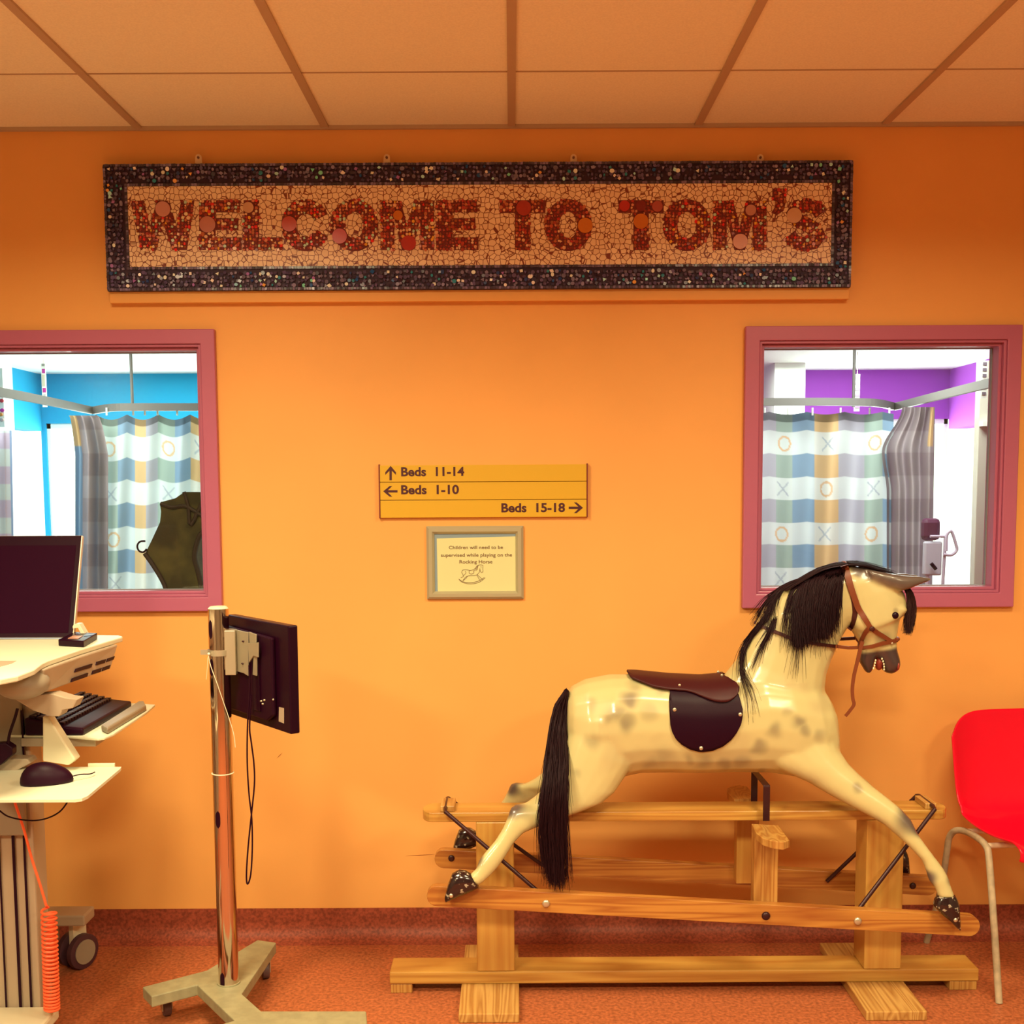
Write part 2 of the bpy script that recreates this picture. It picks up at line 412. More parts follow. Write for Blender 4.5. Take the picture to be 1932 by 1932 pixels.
def side_panel(parent, pxs_top, pxs_bot, y0, Ya, Yb, nf, edgecol=None):
    def fn(u, v):
        xt = pxs_top[0] + (pxs_top[1] - pxs_top[0]) * u; xb = pxs_bot[0] + (pxs_bot[1] - pxs_bot[0]) * u
        pinch = min(1, v * 6) ** .6
        x = xt + (xb - xt) * pinch
        if pxs_top[0] > 900: x = (1702 - 38 * sst(0, .184, v) + 9 * sst(.184, .35, v)) * (1 - u) + (1764 - 7 * v) * u
        return P(x, y0 + (1230 - y0) * v, Ya + (Yb - Ya) * u + .05 * math.sin(u * 2 * math.pi * nf) + .03 * math.sin(u * 11 + 2 * v))
    def cl(u, v):
        y = y0 + (1230 - y0) * v
        c = GREYC(0, y)
        if edgecol and (edgecol[0] < u < edgecol[1]): c = ORG if y < 842 else (BLU if u < edgecol[2] else c)
        return c
    return grid_mesh('gathered_grey_panel', 120, 160, fn, cl, M_curt, parent)
side_panel(cr, (1690, 1765), (1668, 1756), 768, 3.0, 2.75, 3.1, (.86, .97, 0))
cl_ = empty('bed_curtain', P(250, 1250, 3.05), 'check curtain with noughts and crosses and grey gathered edge behind left window', 'curtain', 'bed curtains in the bays')
colsL = [(222, GRN), (255, BLU), (275, ORG), (298, LIL), (330, GRN), (360, BLU), (382, ORG), (420, GRN)]
symL = [(206, 1, 'O'), (318, 1, 'O'), (378, 1, 'X'), (209, 3, 'X'), (318, 3, 'X'), (214, 5, 'O'), (218, 7, 'X')]
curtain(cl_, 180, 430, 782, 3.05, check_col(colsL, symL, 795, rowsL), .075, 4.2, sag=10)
side_panel(cl_, (130, 184), (142, 204), 784, 2.85, 3.0, 1.7, (0, .22, .22))
cz = empty('bed_curtain', P(6, 1250, 2.2), 'pale curtain edge hanging at the far left of the left window', 'curtain', 'bed curtains in the bays')
grid_mesh('pale_panel', 40, 140, lambda u, v: P(-40 + 62 * u + 8 * v * u, 812 + 420 * v, 2.0 + .05 * math.sin(u * 14)),
          lambda u, v: (.30, .40, .62) if u > .93 else ((.62, .52, .66) if ((812 + 420 * v) - 880) % 64 < 32 and u > .5 else WHT), M_curt, cz)

M_rail = mat('grey_curtain_rail', (.17, .16, .15), .5)
M_railw = mat('pale_curtain_rail', (.68, .68, .64), .45)
def crail(pts, rodpx, label):
    r = empty('curtain_rail', pts[3], label, 'curtain rail', 'curtain rails in the bays')
    bm = bmesh.new(); q = smoothline(pts, 5)
    n = len(q)
    L = []
    for i, p in enumerate(q):
        t = (q[min(i + 1, n - 1)] - q[max(i - 1, 0)]).normalized(); s = V((0, 0, 1)).cross(t).normalized() * .012
        L.append([bm.verts.new(p + s * a + V((0, 0, .022 * b))) for a, b in ((-1, -1), (1, -1), (1, 1), (-1, 1))])
    for i in range(n - 1):
        for k in range(4): bm.faces.new([L[i][k], L[i][(k + 1) % 4], L[i + 1][(k + 1) % 4], L[i + 1][k]])
    bm.faces.new(L[0]); bm.faces.new(L[-1][::-1])
    build('rail', bm, M_rail, r)
    a = P(rodpx, 768, 3.05)
    cylo('hanger_rod', (a.x, a.y, (a.z + BZ) / 2), (0, 0, 1), .009, BZ - a.z, M_rail, r, 10)
    return r
zr = P(300, 768, 3.05).z
def rp(l): return [PZ(x, y, zr) for x, y in l]
RL = crail(rp([(-20, 736.5), (40, 747), (110, 761), (168, 773.5), (179, 774), (196, 771), (222, 768.5), (262, 768), (330, 768), (460, 768)]), 250, 'grey curved curtain rail over the bed curtain behind left window')
RR = crail(rp([(1330, 759), (1430, 758.5), (1540, 758), (1630, 759), (1662, 761.5), (1682, 766), (1692, 766.5), (1750, 752), (1820, 734.5), (1905, 714)]), 1610, 'grey angled curtain rail over the bed curtain behind right window')
for par, xs in ((cr, (1443, 1487, 1533, 1586, 1641, 1678)), (cl_, (201, 251, 273, 297, 334))):
    for x in xs:
        a = P(x, 770, 3.08)
        cylo('hook', (a.x, a.y, a.z - .02), (0, 0, 1), .006, .045, M_white, par, 8)
# hanging banners, posters and the cupboard in the bays
def banner(px, y0, y1, wpx, Y, bits, label):
    a = P(px - wpx / 2, y0, Y); b = P(px + wpx / 2, y1, Y)
    e = empty('hanging_banner', ((a.x + b.x) / 2, Y, b.z), label, 'banner', 'hanging banners in the bays')
    boxo('card_strip', (a.x, b.x, Y, Y + .004, b.z, a.z), M_white, e)
    for (u0, u1, v0, v1, c) in bits:
        boxo('picture', (a.x + (b.x - a.x) * u0, a.x + (b.x - a.x) * u1, Y - .003, Y, a.z + (b.z - a.z) * v1, a.z + (b.z - a.z) * v0),
             mat('picture_print', c, .6), e)
    cylo('string', ((a.x + b.x) / 2, Y + .002, (a.z + BZ) / 2), (0, 0, 1), .002, BZ - a.z, M_string, e, 6)
banner(83, 686, 768, 12, 4.3, [(.2, .8, .0, .06, (.3, .3, .3)), (.2, .85, .12, .22, (.45, .03, .30)), (.15, .8, .25, .52, (.55, .5, .38)), (.2, .9, .56, .66, (.5, .02, .28)), (.3, .8, .7, .95, (.5, .5, .48))],
       'narrow vertical picture banner hanging before the blue wall')
banner(1617, 706, 776, 9, 4.3, [(.1, .9, .05 + k * .16, .11 + k * .16, (.55, .38, .62)) for k in range(6)], 'narrow pale lilac banner hanging before the purple wall')
banner(1857, 682, 752, 10, 2.1, [(.2, .8, .02 + k * .16, .1 + k * .16, (.18, .14, .18)) for k in range(6)], 'narrow banner with black marks hanging beside the tall beige panel')
e = empty('wall_poster', P(5, 720, 4.0), 'white poster with small red and orange shapes at left window edge', 'poster')
a = P(-30, 695, 4.0); b = P(9, 806, 4.0)
boxo('sheet', (a.x, b.x, 4.0, 4.006, b.z, a.z), M_white, e)
for k, (x, y, c) in enumerate(((2, 735, (.7, .4, .05)), (3, 756, (.5, .03, .05)), (4, 774, (.5, .02, .3)), (1, 782, (.6, .25, .05)), (3, 792, (.5, .4, .4)))):
    q = P(x, y, 3.99); ballo('printed_shape', q, .016, mat('poster_ink', c, .6), e, (1, .2, .8), 8)
M_beige = mat('beige_laminate', (.60, .57, .48), .5)
c0 = P(1850, 680, 2.5); c1 = P(1880, 680, 2.5)
cb = empty('divider_panel', (c0.x + .2, 2.53, 0), 'tall beige panel standing at the right edge of the purple bay', 'panel')
boxo('board', (c0.x, c0.x + .62, 2.5, 2.56, 0, c0.z), M_beige, cb, bevel=.004)
boxo('edge_strip', (c1.x, c1.x + .03, 2.48, 2.5, 0, c0.z - .01), mat('dark_edge', (.18, .10, .09), .5), cb)
q = P(1866, 800, 2.48); boxo('shelf_bracket', (q.x - .045, q.x + .045, 2.45, 2.5, q.z - .012, q.z + .012), M_white, cb)
# olive bag on a locker right behind the left window
lk0 = P(262, 1103, .35)
loc = empty('bedside_locker', (-1.15, .45, 0), 'white bedside locker behind the left window sill', 'locker')
boxo('carcass', (-1.42, -.85, .25, .68, 0, P(330, 1135, .33).z - .001), M_white, loc, bevel=.005)
boxo('door', (-1.40, -.87, .235, .25, .08, .98), M_cream, loc, bevel=.003)
M_olive = mat('olive_green_fabric', (.060, .050, .012), .8, noise_=(14, .45, 4), bump=(80, .4))
M_olived = mat('dark_brown_binding', (.028, .014, .010), .7)
bg = empty('rucksack', P(345, 1140, .42), 'olive green fabric bag with dark piping standing behind the left window', 'bag')
pts = [(384, 929), (347, 928), (330, 940), (300, 948), (303, 965), (301, 985), (285, 1020), (273, 1044), (290, 1068), (310, 1103), (318, 1135), (384, 1135), (384, 1125), (374, 1080), (367, 1050), (375, 1015), (384, 1003)]
bm = bmesh.new(); Y0 = .33
front = [P(x, y, Y0) for x, y in pts]
prism(bm, front, (0, .12, 0)); 
o = build('bag_body', bm, M_olive, bg, bevel=.006)
for nm, ln in (('piping', [(273, 1044), (290, 1068), (310, 1103), (318, 1135)]), ('piping', [(384, 1003), (375, 1015), (367, 1050), (374, 1080), (384, 1125)]),
               ('strap', [(303, 950), (325, 957), (350, 955), (384, 975)]), ('strap', [(347, 928), (355, 955), (360, 990), (384, 940)])):
    tubeo(nm, [P(x, y, Y0 - .005) for x, y in ln], .009 if nm == 'piping' else .007, M_olived, bg, 8, 4)
tubeo('hook', [P(x, y, Y0 - .01) for x, y in ((274, 1021), (264, 1022), (259, 1030), (262, 1039), (270, 1042), (277, 1036))], .0035, M_black, bg, 8, 4)
# chair with handle frame in the purple bay
hc = empty('hospital_chair', P(1765, 1250, 2.6), 'dark backed hospital chair with pale tube handle behind right window', 'chair')
a = P(1742, 978, 2.6); b = P(1776, 1020, 2.6)
boxo('headrest', (a.x, b.x, 2.6, 2.66, b.z, a.z), mat('aubergine_vinyl', (.10, .02, .06), .4), hc, bevel=.025)
a = P(1745, 1022, 2.58); b = P(1777, 1086, 2.58)
boxo('back_panel', (a.x, b.x, 2.58, 2.62, b.z, a.z), mat('lilac_panel', (.55, .52, .62), .5), hc, bevel=.01)
M_ltube = mat('lilac_tube', (.58, .48, .62), .4)
tubeo('handle', [P(x, y, 2.57) for x, y in ((1780, 1046), (1795, 1047), (1805, 1038), (1803, 1025), (1796, 1004), (1791, 1003), (1786, 1012), (1785, 1040))], .0085, M_ltube, hc, 8, 4)
tubeo('upright', [P(1784, 1010, 2.58), P(1779, 1100, 2.58), P(1778, 1250, 2.58)], .009, M_ltube, hc, 8)
tubeo('crossbar', [P(1755, 1012, 2.58), P(1785, 1012, 2.58)], .008, M_ltube, hc, 8)
tubeo('leg', [P(1750, 1086, 2.6), P(1750, 1086, 2.6) - V((0, 0, P(1750, 1086, 2.6).z))], .012, M_ltube, hc, 8)
tubeo('leg', [P(1778, 1240, 2.6), P(1778, 1240, 2.6) - V((0, 0, P(1778, 1240, 2.6).z))], .012, M_ltube, hc, 8)
tubeo('lever', [P(1757, 1063, 2.56), P(1766, 1074, 2.56)], .01, M_black, hc, 8)
# ================================================================== the mosaic sign
rnd = random.Random(7)
SY = -.045
def S2(px, py): p = P(px, py, SY); return p.x, p.z
tl, tr, br, bl = S2(193, 306), S2(1611, 306), S2(1604, 545), S2(203, 546)
SX0, SX1, SZ0, SZ1 = (tl[0] + bl[0]) / 2, (tr[0] + br[0]) / 2, (bl[1] + br[1]) / 2, (tl[1] + tr[1]) / 2
e0, e1 = P(207, 572, -.028), P(1602, 571, -.028)
struct(boxo('trim_4', (e0.x, e1.x, -.028, 0, e0.z, SZ1 - .03), M_wall, bevel=.002))       # orange board behind the sign
SG = empty('mosaic_sign', ((SX0 + SX1) / 2, SY, SZ0), 'long mosaic welcome sign with red letters and dark glittering border', 'sign')
boxo('board', (SX0, SX1, SY + .002, -.028, SZ0, SZ1), mat('dark_board', (.030, .007, .035), .6), SG)
it, ib = S2(240, 348), S2(1567, 502)
IX0, IX1, IZ0, IZ1 = it[0], ib[0], S2(240, 504)[1], S2(1000, 348)[1]
# cream crazy paving
m = bpy.data.materials.new('cream_crazy_tiles'); m.use_nodes = True; nt = m.node_tree; b = nt.nodes['Principled BSDF']
tc = nt.nodes.new('ShaderNodeTexCoord'); nt_v = []
for ft in ('DISTANCE_TO_EDGE', 'F1'):
    v = nt.nodes.new('ShaderNodeTexVoronoi'); v.feature = ft; v.inputs['Scale'].default_value = 62; v.inputs['Randomness'].default_value = .78
    nt.links.new(tc.outputs['Object'], v.inputs['Vector']); nt_v.append(v)
r = nt.nodes.new('ShaderNodeValToRGB'); r.color_ramp.elements[0].position = .035; r.color_ramp.elements[1].position = .075
nt.links.new(nt_v[0].outputs['Distance'], r.inputs[0])
hs = nt.nodes.new('ShaderNodeMix'); hs.data_type = 'RGBA'; hs.inputs[6].default_value = (.80, .60, .40, 1); hs.inputs[7].default_value = (.93, .74, .52, 1)
sep = nt.nodes.new('ShaderNodeSeparateColor'); nt.links.new(nt_v[1].outputs['Color'], sep.inputs[0]); nt.links.new(sep.outputs[0], hs.inputs[0])
mx = nt.nodes.new('ShaderNodeMix'); mx.data_type = 'RGBA'; mx.inputs[6].default_value = (.20, .035, .02, 1)
nt.links.new(r.outputs[0], mx.inputs[0]); nt.links.new(hs.outputs[2], mx.inputs[7]); nt.links.new(mx.outputs[2], b.inputs['Base Color'])
b.inputs['Roughness'].default_value = .4
boxo('cream_tiles', (IX0, IX1, SY - .001, SY + .003, IZ0, IZ1), m, SG)

class Chips:
    def __init__(s): s.v = []; s.f = []; s.c = []
    def add(s, x, z, r, n, col, rot=0, asp=1, y=SY - .001, h=.0025, tilt=.12):
        k = len(s.v); ta = (rnd.random() - .5) * tilt; tb = (rnd.random() - .5) * tilt; front = []
        for i in range(n):
            a = rot + 2 * math.pi * i / n; rr = r * (1 if n >= 8 else rnd.uniform(.85, 1.12))
            dx, dz = rr * math.cos(a) * asp, rr * math.sin(a)
            front.append((x + dx, y - h + dx * ta + dz * tb, z + dz))
        s.v += front + [(p[0], y, p[2]) for p in front]; s.c += [col] * (2 * n)
        s.f.append(tuple(range(k, k + n)))
        for i in range(n): j = (i + 1) % n; s.f.append((k + i, k + n + i, k + n + j, k + j))
    def make(s, name, mat_, parent):
        me = bpy.data.meshes.new(name); me.from_pydata(s.v, [], s.f)
        at = me.color_attributes.new('tint', 'FLOAT_COLOR', 'POINT')
        for i, c in enumerate(s.c): at.data[i].color = (*c, 1)
        me.update(); return mobj(name, me, mat_, parent)
def darkcol(x):
    q = rnd.random()
    if q < .58: b_ = rnd.uniform(.03, .12); return (b_ * 1.0, b_ * .72, b_ * 1.9)
    if q < .80: b_ = rnd.uniform(.13, .28); return (b_ * 1.0, b_ * .85, b_ * 1.5)
    if q < .86: return rnd.choice([(.01, .08, .30), (.03, .25, .38), (.02, .05, .20)])
    if q < .92: return rnd.choice([(.85, .8, .8), (.45, .85, .95), (.8, .85, .8)])
    if q < .95: return rnd.choice([(.35, .15, .5), (.8, .4, .1), (.2, .7, .55)])
    return (.03, .008, .03)
C = Chips()
pit = .0089
# rows of little squares along the edges of the border
def row(x0, z0, x1, z1):
    L = math.hypot(x1 - x0, z1 - z0); n = int(L / pit)
    for i in range(n):
        t = (i + .5) / n; b_ = rnd.choice([.035, .05, .07, .10, .16, .22])
        C.add(x0 + (x1 - x0) * t, z0 + (z1 - z0) * t, .0056, 4, (b_ * 1.0, b_ * .78, b_ * 1.5), math.pi / 4 + rnd.uniform(-.1, .1))
h = pit / 2
row(SX0 + h, SZ1 - h, SX1 - h, SZ1 - h); row(SX0 + h, SZ0 + h, SX1 - h, SZ0 + h)
row(SX0 + h, SZ0 + h, SX0 + h, SZ1 - h); row(SX1 - h, SZ0 + h, SX1 - h, SZ1 - h)
row(IX0 - 2 * h, IZ1 + h, IX1 + 2 * h, IZ1 + h); row(IX0 - 2 * h, IZ0 - h, IX1 + 2 * h, IZ0 - h)
row(IX0 - h, IZ0, IX0 - h, IZ1); row(IX1 + h, IZ0, IX1 + h, IZ1)
g = .0125
x = SX0 + pit * 1.8
while x < SX1 - pit * 1.8:
    z = SZ0 + pit * 1.8
    while z < SZ1 - pit * 1.8:
        xx, zz = x + rnd.uniform(-.3, .3) * g, z + rnd.uniform(-.3, .3) * g
        if not (IX0 - pit * 1.7 < xx < IX1 + pit * 1.7 and IZ0 - pit * 1.7 < zz < IZ1 + pit * 1.7):
            k = rnd.choice([3, 4, 4, 4, 10, 10]); C.add(xx, zz, g * rnd.uniform(.38, .56), k, darkcol(xx), rnd.uniform(0, 3), rnd.uniform(.75, 1.2), tilt=.5)
        z += g
    x += g
C.make('border_tiles', M_chipdark, SG)
# letters
def sweep(pts, wd):                       # thick stroke -> polygon (screen pixels)
    L, R = [], []
    n = len(pts)
    for i, (x, y) in enumerate(pts):
        a = pts[max(i - 1, 0)]; b = pts[min(i + 1, n - 1)]; dx, dy = b[0] - a[0], b[1] - a[1]; l = math.hypot(dx, dy) or 1
        L.append((x - dy / l * wd / 2, y + dx / l * wd / 2)); R.append((x + dy / l * wd / 2, y - dx / l * wd / 2))
    return L + R[::-1]
def arc(cx, cy, rx, ry, a0, a1, n=28):
    return [(cx + rx * math.cos(math.radians(a0 + (a1 - a0) * i / n)), cy + ry * math.sin(math.radians(a0 + (a1 - a0) * i / n))) for i in range(n + 1)]
T_, B_ = 378, 472
def rect(x0, y0, x1, y1): return [(x0, y0), (x1, y0), (x1, y1), (x0, y1)]
def letM(x0, x1):
    w_ = 26; m_ = (x0 + x1) / 2
    return [(x0, T_ + 1), (x0 + 38, T_ + 1), (m_, 428), (x1 - 38, T_ + 1), (x1, T_ + 1), (x1, B_), (x1 - w_, B_), (x1 - w_, 412), (m_ + 10, B_), (m_ - 10, B_), (x0 + w_, 412), (x0 + w_, B_), (x0, B_)]
def letE(x0, x1): return [(x0, T_), (x1 - 3, T_), (x1 - 3, T_ + 23), (x0 + 31, T_ + 23), (x0 + 31, T_ + 34), (x1 - 6, T_ + 34), (x1 - 6, T_ + 56), (x0 + 31, T_ + 56), (x0 + 31, T_ + 70), (x1, T_ + 70), (x1, B_), (x0, B_)]
def letT(x0, x1): c = (x0 + x1) / 2; return [(x0, T_), (x1, T_), (x1, T_ + 24), (c + 14.5, T_ + 24), (c + 14.5, B_), (c - 14.5, B_), (c - 14.5, T_ + 24), (x0, T_ + 24)]
def letO(x0, x1): cx, cy = (x0 + x1) / 2, 425; rx = (x1 - x0) / 2; return [arc(cx, cy, rx, 49, 0, 360, 40)[:-1], arc(cx, cy, rx - 28, 25, 0, 360, 30)[:-1]]
letters = [
    ('letter', [[(246, 379), (272, 379), (283, 428), (296, 379), (320, 379), (333, 428), (342, 379), (367, 379), (353, B_), (325, B_), (309, 424), (295, B_), (266, B_)]]),
    ('letter', [letE(376, 456)]), ('letter', [[(460, T_), (489, T_), (489, 448), (533, 448), (533, B_), (458, B_)]]),
    ('letter', [sweep(arc(577, 425, 32, 35, -25, -335, 36), 28)]), ('letter', letO(623, 714)), ('letter', [letM(718, 819)]),
    ('letter', [letE(823, 903)]), ('letter', [letT(943, 1029)]), ('letter', letO(1027, 1117)), ('letter', [letT(1167, 1252)]),
    ('letter', letO(1250, 1341)), ('letter', [letM(1345, 1446)]),
    ('letter', [[(1457, 356), (1482, 356), (1483, 380), (1478, 398), (1466, 406), (1455, 402), (1461, 392), (1463, 380), (1457, 378)]]),
    ('letter', [sweep(smooth2, 27) for smooth2 in [[(1549, 404), (1540, 392), (1522, 387), (1504, 390), (1496, 402), (1504, 415), (1522, 424), (1538, 433), (1546, 446), (1536, 457), (1518, 461), (1500, 457), (1489, 444)]]]),
]
def inside(x, y, poly):
    r_ = False; j = len(poly) - 1
    for i in range(len(poly)):
        xi, yi = poly[i]; xj, yj = poly[j]
        if (yi > y) != (yj > y) and x < (xj - xi) * (y - yi) / (yj - yi) + xi: r_ = not r_
        j = i
    return r_
def redcol(sp=0):
    q = rnd.random() + sp
    if q < .5: return rnd.choice([(.30, .03, .02), (.22, .02, .018), (.38, .05, .03), (.35, .09, .03)])
    if q < .78: return rnd.choice([(.55, .10, .06), (.48, .04, .03), (.55, .16, .07)])
    if q < .95: return rnd.choice([(.80, .45, .26), (.72, .28, .18), (.85, .55, .36)])
    return rnd.choice([(.9, .75, .5), (.85, .45, .05), (.8, .02, .02), (.5, .75, .6)])
M_grout = mat('red_grout', (.16, .018, .015), .6)
discs = [(308, 395, 14, (.60, .28, .26)), (392, 424, 15, (.52, .20, .17)), (469, 392, 10, (.62, .36, .24)), (546, 423, 14, (.50, .07, .05)), (641, 446, 14, (.50, .035, .03)),
         (751, 407, 9, (.58, .17, .02)), (771, 459, 14, (.45, .025, .02)), (988, 393, 14, (.40, .03, .02)), (1104, 426, 14, (.62, .20, .02)), (1178, 389, 10, (.50, .02, .02)),
         (1209, 389, 10, (.20, .01, .015)), (1240, 390, 10, (.42, .08, .07)), (1209, 418, 14, (.60, .18, .02)), (1416, 397, 10, (.55, .26, .22)), (1396, 456, 14, (.60, .18, .02)), (1498, 407, 14, (.66, .40, .26))]
for nm, polys in letters:
    L = bmesh.new()
    outer = polys[0]; hole = polys[1] if len(polys) > 1 else None
    loops = [[V((*S2(x, y), 0)) for x, y in pl] for pl in polys]
    flat = [p for lp in loops for p in lp]
    fv = [L.verts.new((p.x, SY - .0022, p.y)) for p in flat]
    for t in tessellate_polygon(loops): L.faces.new([fv[i] for i in t])
    bk = 0
    for lp in loops:
        n = len(lp); bv = [L.verts.new((p.x, SY, p.y)) for p in lp]
        for i in range(n): L.faces.new([fv[bk + i], fv[bk + (i + 1) % n], bv[(i + 1) % n], bv[i]])
        bk += n
    lo = build('letter', L, M_grout, SG)
    C = Chips(); xs = [p[0] for p in outer]; ys = [p[1] for p in outer]
    my = [d for d in discs if inside(d[0], d[1], outer) and not (hole and inside(d[0], d[1], hole))]
    x = min(xs) + 2
    g = 6.0
    while x < max(xs):
        y = min(ys) + 2
        while y < max(ys):
            xx, yy = x + rnd.uniform(-1.6, 1.6), y + rnd.uniform(-1.6, 1.6)
            if inside(xx, yy, outer) and not (hole and inside(xx, yy, hole)) and all(math.hypot(xx - d[0], yy - d[1]) > d[2] + 2 for d in my):
                k = rnd.choice([3, 4, 4, 5, 9]); q = S2(xx, yy)
                C.add(q[0], q[1], .0056 * rnd.uniform(.72, 1.1), k, redcol(.14 if (outer[0][0] < 720 or outer[0][0] > 1240) else -.08), rnd.uniform(0, 3), rnd.uniform(.8, 1.15), y=SY - .0022, h=.002, tilt=.35)
            y += g
        x += g
    C.make('tile_pieces', M_chipred, lo)
    for d in my:
        C = Chips(); q = S2(d[0], d[1]); C.add(q[0], q[1], d[2] / 590, 28, d[3], y=SY - .002, h=.004, tilt=0); C.make('glass_disc', M_chipred, lo)
for px in (375, 730, 1082, 1434):
    a = P(px, 300, -.03)
    bm = bmesh.new(); pts = [(a.x + .010 * math.cos(t * math.pi / 8), -.034, a.z + .004 + .010 * math.sin(t * math.pi / 8)) for t in range(9)] + [(a.x - .012, -.034, SZ1 - .01), (a.x + .012, -.034, SZ1 - .01)]
    prism(bm, pts, (0, .003, 0)); br_ = build('hanging_plate', bm, mat('brassy_plate', (.80, .58, .34), .4), SG)
    cylo('screw', (a.x, -.036, a.z + .003), (0, 1, 0), .004, .004, M_inkb, br_, 10)
    # wall plug behind the plate
    cylo('fixing_post', (a.x, -.016, a.z + .003), (0, 1, 0), .003, .034, M_steel, br_, 8)

# ================================================================== direction sign and notice
def text(name, s, px, py, hpx, Y, mat_, parent, bold=0, wpx=None, align='LEFT', depth=.0006, shear=0):
    cu = bpy.data.curves.new(name, 'FONT'); cu.body = s; cu.size = 1; cu.offset = bold; cu.resolution_u = 4; cu.shear = shear
    t = bpy.data.objects.new(name, cu); COL.objects.link(t)
    dg = bpy.context.evaluated_depsgraph_get(); me = bpy.data.meshes.new_from_object(t.evaluated_get(dg))
    bpy.data.objects.remove(t); bpy.data.curves.remove(cu)
    xs = [v.co.x for v in me.vertices]; ys = [v.co.y for v in me.vertices]
    x0, x1, w0 = min(xs), max(xs), max(xs) - min(xs)
    p0, p1 = P(px, py, Y), P(px + wpx, py, Y)
    sx = (p1.x - p0.x) / w0; sz = (P(px, py - hpx, Y).z - p0.z) / .73      # cap height about .73
    for v in me.vertices: v.co = V(((v.co.x - x0) * sx + p0.x, Y - depth, v.co.y * sz + p0.z))
    return mobj(name, me, mat_, parent)
DY = -.014
d0 = P(714, 877, DY); d1 = P(1109, 977, DY)
DS = empty('direction_sign', ((d0.x + d1.x) / 2, DY, d1.z), 'yellow three row sign with black arrows to the ward beds', 'sign')
zz = [P(910, y, DY).z for y in (876.5, 909, 943, 976.5)]
for k in range(3):
    sl = boxo('sign_slat', (d0.x + .004, d1.x - .004, DY, 0, zz[k + 1] + .0009, zz[k] - .0009), M_yellow, DS, bevel=.0008)
    if k == 0: text('lettering', 'Beds  11-14', 757, 898, 17, DY, M_ink, sl, .03, 119)
    if k == 1: text('lettering', 'Beds  1-10', 757, 932, 17, DY, M_ink, sl, .03, 109)
    if k == 2: text('lettering', 'Beds  15-18', 946, 966, 17, DY, M_ink, sl, .03, 120)
    ax, ay, dr = ((737, 892, 'U'), (736, 927, 'L'), (1087, 958, 'R'))[k]
    def R2(dx, dy): return {'U': (dx, dy), 'L': (dy, -dx), 'R': (-dy, dx)}[dr]
    poly = [(-10, -1), (0, -13), (10, -1), (10, 4), (2.2, -4), (2.2, 14), (-2.2, 14), (-2.2, -4), (-10, 4)]
    bm = bmesh.new(); prism(bm, [P(ax + R2(*q)[0], ay + R2(*q)[1], DY - .0006) for q in poly], (0, .0006, 0)); build('arrow', bm, M_ink, sl)
for x in (d0.x, d1.x - .004): boxo('end_rail', (x, x + .004, DY - .002, 0, zz[3] - .001, zz[0] + .002), mat('dark_red_rail', (.20, .03, .02), .4), DS)
NY = -.016
n0, n1 = P(804, 993, NY), P(988, 1130, NY)
NT = empty('framed_notice', ((n0.x + n1.x) / 2, NY, n1.z), 'small silver framed paper notice about the rocking horse under the yellow sign', 'notice')
fw = .026
bm = bmesh.new()
X0, X1, Z0, Z1 = n0.x, n1.x, n1.z, n0.z
prof = [(0, 0), (0, NY * .6), (.3, NY), (.7, NY), (1, NY * .45), (1, 0)]
loops = []
for t, y in prof: i = fw * t; loops.append([bm.verts.new(c) for c in ((X0 + i, y, Z0 + i), (X1 - i, y, Z0 + i), (X1 - i, y, Z1 - i), (X0 + i, y, Z1 - i))])
for a in range(len(prof)):
    A, B = loops[a], loops[(a + 1) % len(prof)]
    for k in range(4): bm.faces.new([A[k], A[(k + 1) % 4], B[(k + 1) % 4], B[k]])
build('frame', bm, M_silver, NT, smooth=True, ang=25)
boxo('backing_sheet', (X0 + .02, X1 - .02, -.0045, 0, Z0 + .02, Z1 - .02), M_bluep, NT)
def NP(x, y): return P(x, y, -.005)
pa = prismo('paper', [NP(*q) for q in ((824, 1016), (974, 1012), (974, 1116), (826, 1116))], (0, .0004, 0), M_paper, NT)
for s_, x, y, w_ in (('Children will need to be', 847, 1036, 102), ('supervised while playing on the', 832, 1050.5, 134), ('Rocking Horse', 867, 1063, 62)):
    text('lettering', s_, x, y, 6.6, -.0055, M_inkb, pa, .004, w_)
def doodle(lines, o_):
    bm = bmesh.new()
    for ln in lines: tube(bm, smoothline([P(690 + x / 4.293, 850 + y / 4.293, -.0058) for x, y in ln], 3), .0007, 4)
    return build('horse_drawing', bm, M_inkb, o_)
doodle([[(755, 1043), (785, 1068), (850, 1080), (920, 1066), (968, 1030)], [(753, 1040), (770, 1052), (800, 1066), (850, 1070), (910, 1058), (960, 1028)],
        [(770, 1030), (790, 1020), (785, 1000), (778, 990), (782, 972), (800, 965), (828, 967)], [(788, 1020), (800, 1005), (812, 990), (805, 975)],
        [(828, 967), (845, 972), (870, 965), (890, 950), (905, 930), (935, 926), (950, 930)], [(950, 930), (948, 960), (950, 978), (938, 988), (928, 975), (925, 955)],
        [(925, 958), (920, 985), (905, 1005), (925, 1025), (948, 1045)], [(905, 1005), (880, 1012), (830, 1015), (812, 1035), (785, 1055)], [(900, 1010), (915, 1035), (928, 1052)], [(822, 1015), (805, 1030), (790, 1048)],
        [(840, 970), (838, 992), (855, 1000), (875, 992), (872, 970)], [(895, 945), (885, 965), (880, 975)], [(905, 935), (898, 955), (893, 975)], [(912, 932), (905, 950), (905, 968)], [(930, 940), (938, 944)]], pa)
